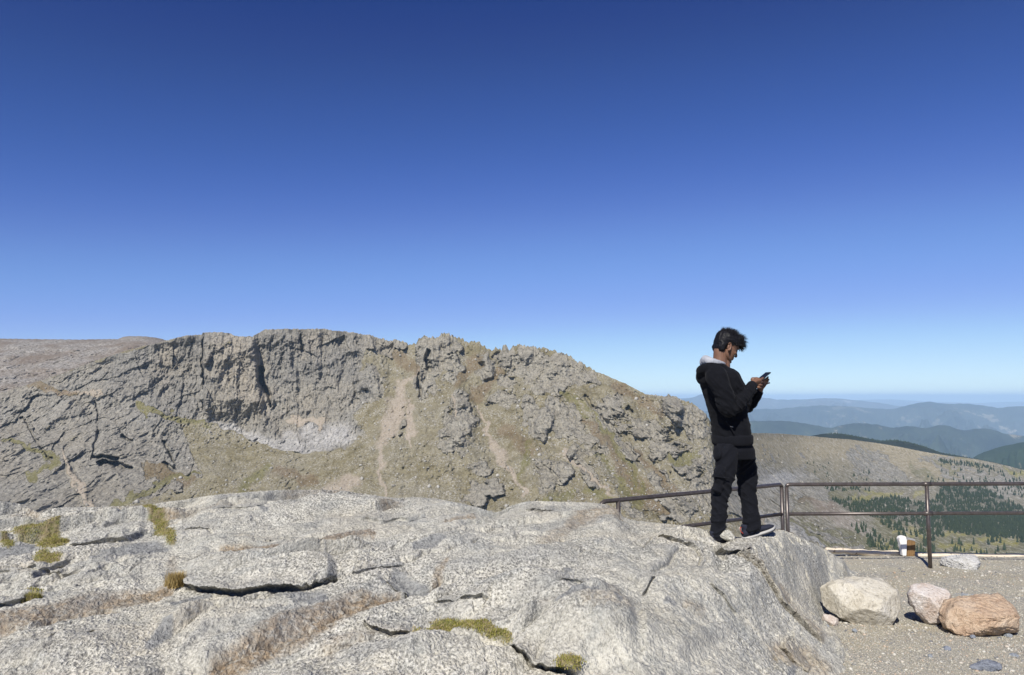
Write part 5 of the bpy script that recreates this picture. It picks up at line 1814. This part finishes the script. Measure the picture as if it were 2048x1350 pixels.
dd_ = folds(X, Y, Z, [nE, W(1470, 806, -.19), fE, W(1450, 800, -.2)], .12, .022, 7, 20, 3, .8)
dd_ += folds(X, Y, Z, [W(1485, 796, -.15), W(1505, 800, .14)], .10, .012, 7, 24, 5, -.8)
dd_ += folds(X, Y, Z, [W(1450, 850), W(1480, 862), W(1435, 860, -.1), W(1455, 860, -.17)], .15, .012, 5, 14, 7, .3)
dd_ += folds(X, Y, Z, [W(1430, 770, -.2), W(1412, 800, -.1), W(1480, 770, -.1)], .14, .012, 6, 9, 9, 1.4)
dd_ += .004 * fbm(X * 14, Y * 14, Z * 14, oct=3, seed=12)
dd_ += .010 * fbm(X * 5, Y * 5, Z * 6, oct=2, seed=14)
V = V + N * (dd_[:, None] - .004)
hoodie = part("hoodie", V, Fc, HOOD_M, person)
# ribbed hem and cuffs
v, f = trunk([(869, 1431, 1496, .163), (872, 1429.5, 1498, .168), (885, 1430.5, 1498, .165), (889.5, 1432.5, 1496, .158)], grow=.006, sq=.25)
part("hem", v, f, cloth("black_rib", (0.0065, 0.007, 0.009), (0.012, 0.0125, 0.016)), hoodie)
RIB = bpy.data.materials["black_rib"]
for a, b, r0 in ((W(1499, 778, -.10), W(1506.5, 768.5, -.076), .041), (W(1514, 790, .095), W(1518.5, 781, .078), .038)):
    v, f = limb([a, a.lerp(b, .4), a.lerp(b, .8), b], [r0, r0 * 1.05, r0 * 1.02, r0 * .85], 24)
    part("cuff", v, f, RIB, hoodie)
# grey lining rising behind the neck
lp = [limb([W(1449, 728, -.060), W(1438, 726, -.092), W(1421, 723, -.088), W(1412, 720, -.03), W(1412, 720, .03), W(1421, 723, .088), W(1438, 726, .092)], [.013, .024, .034, .038, .038, .034, .022], 20),
      ball(W(1413, 724, 0), [EX, EY, EZ], [.046, .085, .050])]
V, N, Fc = fuse(lp, .005, 3)
V = V + N * (.007 * fbm(V[:, 0] * 22, V[:, 1] * 22, V[:, 2] * 16, oct=3, seed=31))[:, None]
part("hood_lining", V, Fc, LIN_M, hoodie)
# kangaroo pocket welt and zip pull
v, f = limb([W(1452, 842, -.172), W(1462, 856, -.172), W(1468, 868, -.168)], [.004, .004, .004], 8)
part("pocket_edge", v, f, RIB, hoodie)
ZM_ = Mat("zip_metal", .35, .5); ZM_.b.inputs["Metallic"].default_value = 1; ZMm = ZM_.color((.5, .5, .5))
v, f = limb([W(1461, 853, -.178), W(1466, 854, -.178)], [.0025, .0025], 8)
part("zip_pull", v, f, ZMm, hoodie)

# ---- trousers
tp_ = [trunk([(872, 1436, 1493, .135), (884, 1433, 1497, .148), (900, 1430, 1505, .150), (918, 1430, 1508, .13)], sq=.2), trunk(NLEG, grow=-.009), trunk(FLEG, grow=-.009)]
# cargo pocket on the near thigh
tp_.append(ball(W(1440, 950, -.175), [EX, EY, EZ], [.060, .028, .085]))
tp_.append(ball(W(1436, 975, -.165), [EX, EY, EZ], [.050, .026, .05]))
tp_.append(ball(W(1434, 905, -.10), [EX, EY, EZ], [.030, .06, .06]))
V, N, Fc = fuse(tp_, .0062, 4)
X, Y, Z = V.T
dd_ = folds(X, Y, Z, [W(1445, 990, -.1), W(1450, 975, -.12), W(1430, 985, -.12), W(1500, 990, .1), W(1505, 975, .1)], .13, .020, 5, 15, 21, .9)
dd_ += folds(X, Y, Z, [W(1450, 920, -.15), W(1445, 900, -.15), W(1490, 930, .08)], .15, .016, 4, 13, 23, -.9)
dd_ += folds(X, Y, Z, [W(1435, 1065, -.1), W(1440, 1050, -.12), W(1500, 1050, .1), W(1498, 1060, .08)], .11, .020, 5, 20, 25, -.3)
dd_ += folds(X, Y, Z, [W(1436, 1030, -.12), W(1500, 1020, .1)], .12, .014, 4, 10, 27, 1.0)
dd_ += .010 * fbm(X * 5, Y * 5, Z * 5, oct=2, seed=29) + .003 * fbm(X * 16, Y * 16, Z * 16, oct=3, seed=28)
V = V + N * (dd_[:, None] - .003)
trousers = part("trousers", V, Fc, TROU_M, person)
v, f = limb([W(1423, 952, -.196), W(1440, 954, -.206), W(1458, 957, -.196)], [(.006, .004)] * 3, 8)
part("pocket_flap", v, f, RIB, trousers)

# ---- shoes
SH_U = cloth("navy_shoe_mesh", (0.018, 0.020, 0.032), (0.035, 0.038, 0.055), .7)
WS = Mat("white_sole_rubber", .6, .3); WSM = WS.color(WS.mix(WS.noise(WS.pos(), 30, 3, .6), (0.36, 0.35, 0.33), (0.52, 0.51, 0.48)))
DS = Mat("dark_outsole", .8, .2); DSM = DS.color((0.05, 0.05, 0.052))
LC = Mat("black_laces", .8, .2); LCM = LC.color((0.012, 0.012, 0.014))
RD = Mat("red_tab", .8, .2); RDM = RD.color((0.42, 0.05, 0.035))


def shoe(P_heel, pitch, label, red=False, length=.305):
    f_ = EX * math.cos(pitch) + EZ * math.sin(pitch)
    u_ = -EX * math.sin(pitch) + EZ * math.cos(pitch)

    def q(x, y, z):
        return P_heel + f_ * (x * length / .305) + EY * y + u_ * z
    secs = [(.002, .026, .030, .070), (.020, .034, .026, .092), (.050, .037, .026, .108), (.090, .037, .026, .112), (.125, .038, .026, .098), (.155, .041, .026, .080), (.190, .045, .026, .066), (.225, .047, .026, .056), (.255, .045, .026, .050), (.280, .037, .026, .045), (.297, .024, .028, .038)]
    rs = [ring(q(x, 0, (a + b) / 2), EY * w, u_ * ((b - a) / 2), 24, .5) for x, w, a, b in secs]
    V, N, Fc = fuse([skin_rings(rs), limb([q(.045, 0, .07), q(.040, 0, .125)], [.034, .030])], .0045, 3)
    V = V + N * (.0016 * fbm(V[:, 0] * 60, V[:, 1] * 60, V[:, 2] * 60, oct=2, seed=3))[:, None]
    so = part("shoe", V, Fc, SH_U, person)
    ss = [(-.004, .024), (.012, .036), (.05, .041), (.10, .040), (.15, .042), (.20, .050), (.235, .051), (.265, .046), (.290, .034), (.306, .018)]
    rs = [ring(q(x, 0, .014 + .003 * (x < .1) + .006 * max(0, (x - .26) / .05)), EY * (w - .001), u_ * .0105, 24, 2.5) for x, w in ss]
    v, f = skin_rings(rs); part("sole", v, f, WSM, so)
    rs = [ring(q(x, 0, .001 + .006 * max(0, (x - .26) / .05)), EY * (w - .002), u_ * .0055, 24, 2.5) for x, w in ss]
    v, f = skin_rings(rs); part("outsole", v, f, DSM, so)
    lv = []
    for k in range(5):
        x = .115 + k * .022
        z = .104 - k * .0115
        lv.append(limb([q(x, -.030, z - .016), q(x + .004, -.014, z + .001), q(x + .008, 0, z + .004), q(x + .010, .014, z + .001), q(x + .012, .030, z - .016)], [.0032] * 5, 8))
    for s_ in (-1, 1):
        lv.append(limb([q(.125, 0, .108), q(.14, .018 * s_, .124), q(.165, .030 * s_, .112), q(.15, .016 * s_, .098), q(.128, 0, .106)], [.0028] * 5, 8))
    v, f = join(lv); part("laces", v, f, LCM, so)
    if red:
        v, f = limb([q(.004, -.012, .060), q(-.010, -.008, .085), q(-.004, -.004, .112), q(.010, 0, .108)], [.0032] * 4, 8)
        part("heel_tab", v, f, RDM, so)


shoe(W(1488, 1081, .10), R(16), "front", True)
shoe(W(1420, 1095, -.10), R(4), "rear")

# ---- hair
HM = Mat("black_hair", .55, .22)
HMc = HM.color(HM.mix(HM.attr("tint"), (0.006, 0.006, 0.008), (0.020, 0.019, 0.022)))
hb_ = [hball((-.010, 0, .062), (.092, .082, .083)), hball((-.046, 0, .030), (.054, .078, .066)), hball((-.064, 0, -.016), (.024, .050, .036)), hball((.060, 0, .088), (.075, .062, .048)), hball((.100, 0, .068), (.040, .050, .032))]
for s in (-1, 1):
    hb_.append(hball((.020, .052 * s, .062), (.060, .030, .045)))
    hb_.append(hball((-.054, .046 * s, -.008), (.030, .028, .050)))
    hb_.append(limb([H(.016, .070 * s, .042), H(.016, .071 * s, .024)], [.010, .004], 10))
V, N, Fc = fuse(hb_, .005, 3)
V = V + N * (.006 * ridged((V @ np.array(Hf)) * 12, (V @ np.array(Hs)) * 40, (V @ np.array(Hu)) * 30, oct=2, seed=41))[:, None]
nbase = len(V)
SV, SF = [], []
rh = random.Random(8)
sel = [i for i in range(nbase)]
Vv = [Vector(v) for v in V]; Nn = [Vector(n) for n in N]
cnt = 0
while cnt < 2100:
    i = rh.choice(sel)
    p, n = Vv[i], Nn[i]
    rel_ = p - HO
    fx, sx, ux = rel_.dot(Hf) / HSc, rel_.dot(Hs) / HSc, rel_.dot(Hu) / HSc
    if n.dot((p - H(0, 0, .03)).normalized()) < .15:
        continue
    cnt += 1
    topness = max(0, min(1, (ux - .07) / .06))
    front = max(0, min(1, (fx - .02) / .08))
    comb = (Hf * (.9 * front + .25 * topness) - Hu * (.8 * (1 - topness)) + EZ * .55 * topness + Hs * (sx * 3)).normalized()
    L_ = (.014 + .024 * front + .014 * topness) * rh.uniform(.5, 1.25) * (.6 if ux < .02 else 1)
    lift = n * rh.uniform(.05, .40) * (1 + .7 * topness)
    d = (comb + lift + Vector((rh.gauss(0, .22), rh.gauss(0, .22), rh.gauss(0, .22)))).normalized()
    d2 = (d + comb * .8 - EZ * .25 * front).normalized()
    w = rh.uniform(.0010, .0022)
    a = d.orthogonal().normalized(); b = d.cross(a)
    base = p - n * .003
    mid, tip = base + d * L_ * .5, base + d * L_ * .5 + d2 * L_ * .5
    k = len(SV)
    for c_, ww in ((base, w), (mid, w * .8)):
        SV += [c_ + a * ww, c_ + b * ww, c_ - a * ww, c_ - b * ww]
    SV.append(tip)
    for j in range(4):
        SF.append((k + j, k + (j + 1) % 4, k + 4 + (j + 1) % 4, k + 4 + j))
        SF.append((k + 4 + j, k + 4 + (j + 1) % 4, k + 8))
# a few spikes sticking up at the crown
for (x, z, l) in [(.045, .145, .05), (.060, .140, .045), (.035, .150, .035), (.075, .128, .04), (-.035, .140, .025), (-.02, .143, .028), (.09, .118, .035), (.052, .142, .052)]:
    for q_ in range(5):
        base = H(x + rh.uniform(-.008, .008), rh.uniform(-.03, .03), z - .02)
        d = (EZ * 1.0 + EX * rh.uniform(-.1, .5) + EY * rh.uniform(-.3, .3)).normalized()
        a = d.orthogonal().normalized(); b = d.cross(a); w = .0035
        k = len(SV)
        for c_, ww in ((base, w), (base + d * l * .6, w * .6)):
            SV += [c_ + a * ww, c_ + b * ww, c_ - a * ww, c_ - b * ww]
        SV.append(base + d * l + EX * .008)
        for j in range(4):
            SF.append((k + j, k + (j + 1) % 4, k + 4 + (j + 1) % 4, k + 4 + j))
            SF.append((k + 4 + j, k + 4 + (j + 1) % 4, k + 8))
Va = [tuple(v) for v in V] + [tuple(v) for v in SV]
Fa = [tuple(f) for f in Fc] + [tuple(q + nbase for q in f) for f in SF]
hair = part("hair", Va, Fa, HMc, person)
a_ = hair.data.attributes.new("tint", 'FLOAT', 'POINT')
tv = np.concatenate([np.zeros(nbase), np.repeat(np.random.RandomState(3).rand(len(SV) // 9), 9)])
a_.data.foreach_set("value", tv.astype(np.float32))
for s in (-1, 1):
    v, f = limb([H(.074, .056 * s, .018), H(.096, .036 * s, .030), H(.101, .016 * s, .024)], [(.0025, .004)] * 3, 8)
    part("eyebrow", v, f, HMc, person)
    v, f = limb([H(.078, .046 * s, -.008), H(.092, .032 * s, -.009), H(.090, .018 * s, -.008)], [.0022] * 3, 8)
    part("eyelashes", v, f, HMc, person)

# ---- phone
pc0, pc1 = W(1513, 764.5, 0), W(1537, 745, 0)
pa = (pc1 - pc0).normalized(); pw = EY; pn = pa.cross(pw).normalized()
if pn.z < 0: pn = -pn
pcen = (pc0 + pc1) / 2
PBm = Mat("phone_black", .35, .5); PB = PBm.color((0.008, 0.008, 0.010))
PGm = Mat("phone_glass", .3, .3); PG = PGm.color((0.012, 0.013, 0.016))


def rbox(c, ax, half, bev, name, mat, parent, org):
    bm = bmesh.new(); bmesh.ops.create_cube(bm, size=2)
    for v in bm.verts:
        v.co = c - org + ax[0] * (v.co.x * half[0]) + ax[1] * (v.co.y * half[1]) + ax[2] * (v.co.z * half[2])
    bmesh.ops.bevel(bm, geom=list(bm.edges), offset=bev, segments=3, affect='EDGES')
    bmesh.ops.recalc_face_normals(bm, faces=bm.faces)
    me = bpy.data.meshes.new(name); bm.to_mesh(me); bm.free(); me.materials.append(mat)
    o = bpy.data.objects.new(name, me); COL.objects.link(o)
    if parent: o.parent = parent
    return o


ph = empty("phone", pcen)
tag(ph, "black smartphone held in both hands of the person", "phone")
LN = .145 / 2
rbox(pcen, (pa, pw, pn), (LN, .036, .0050), .0035, "case", PB, ph, pcen)
rbox(pcen + pn * .0052, (pa, pw, pn), (LN - .004, .033, .0006), .0004, "screen", PG, ph, pcen)
rbox(pcen - pn * .0055 + pa * .05 + pw * .018, (pa, pw, pn), (.012, .010, .0012), .0008, "camera_lens", PG, ph, pcen)
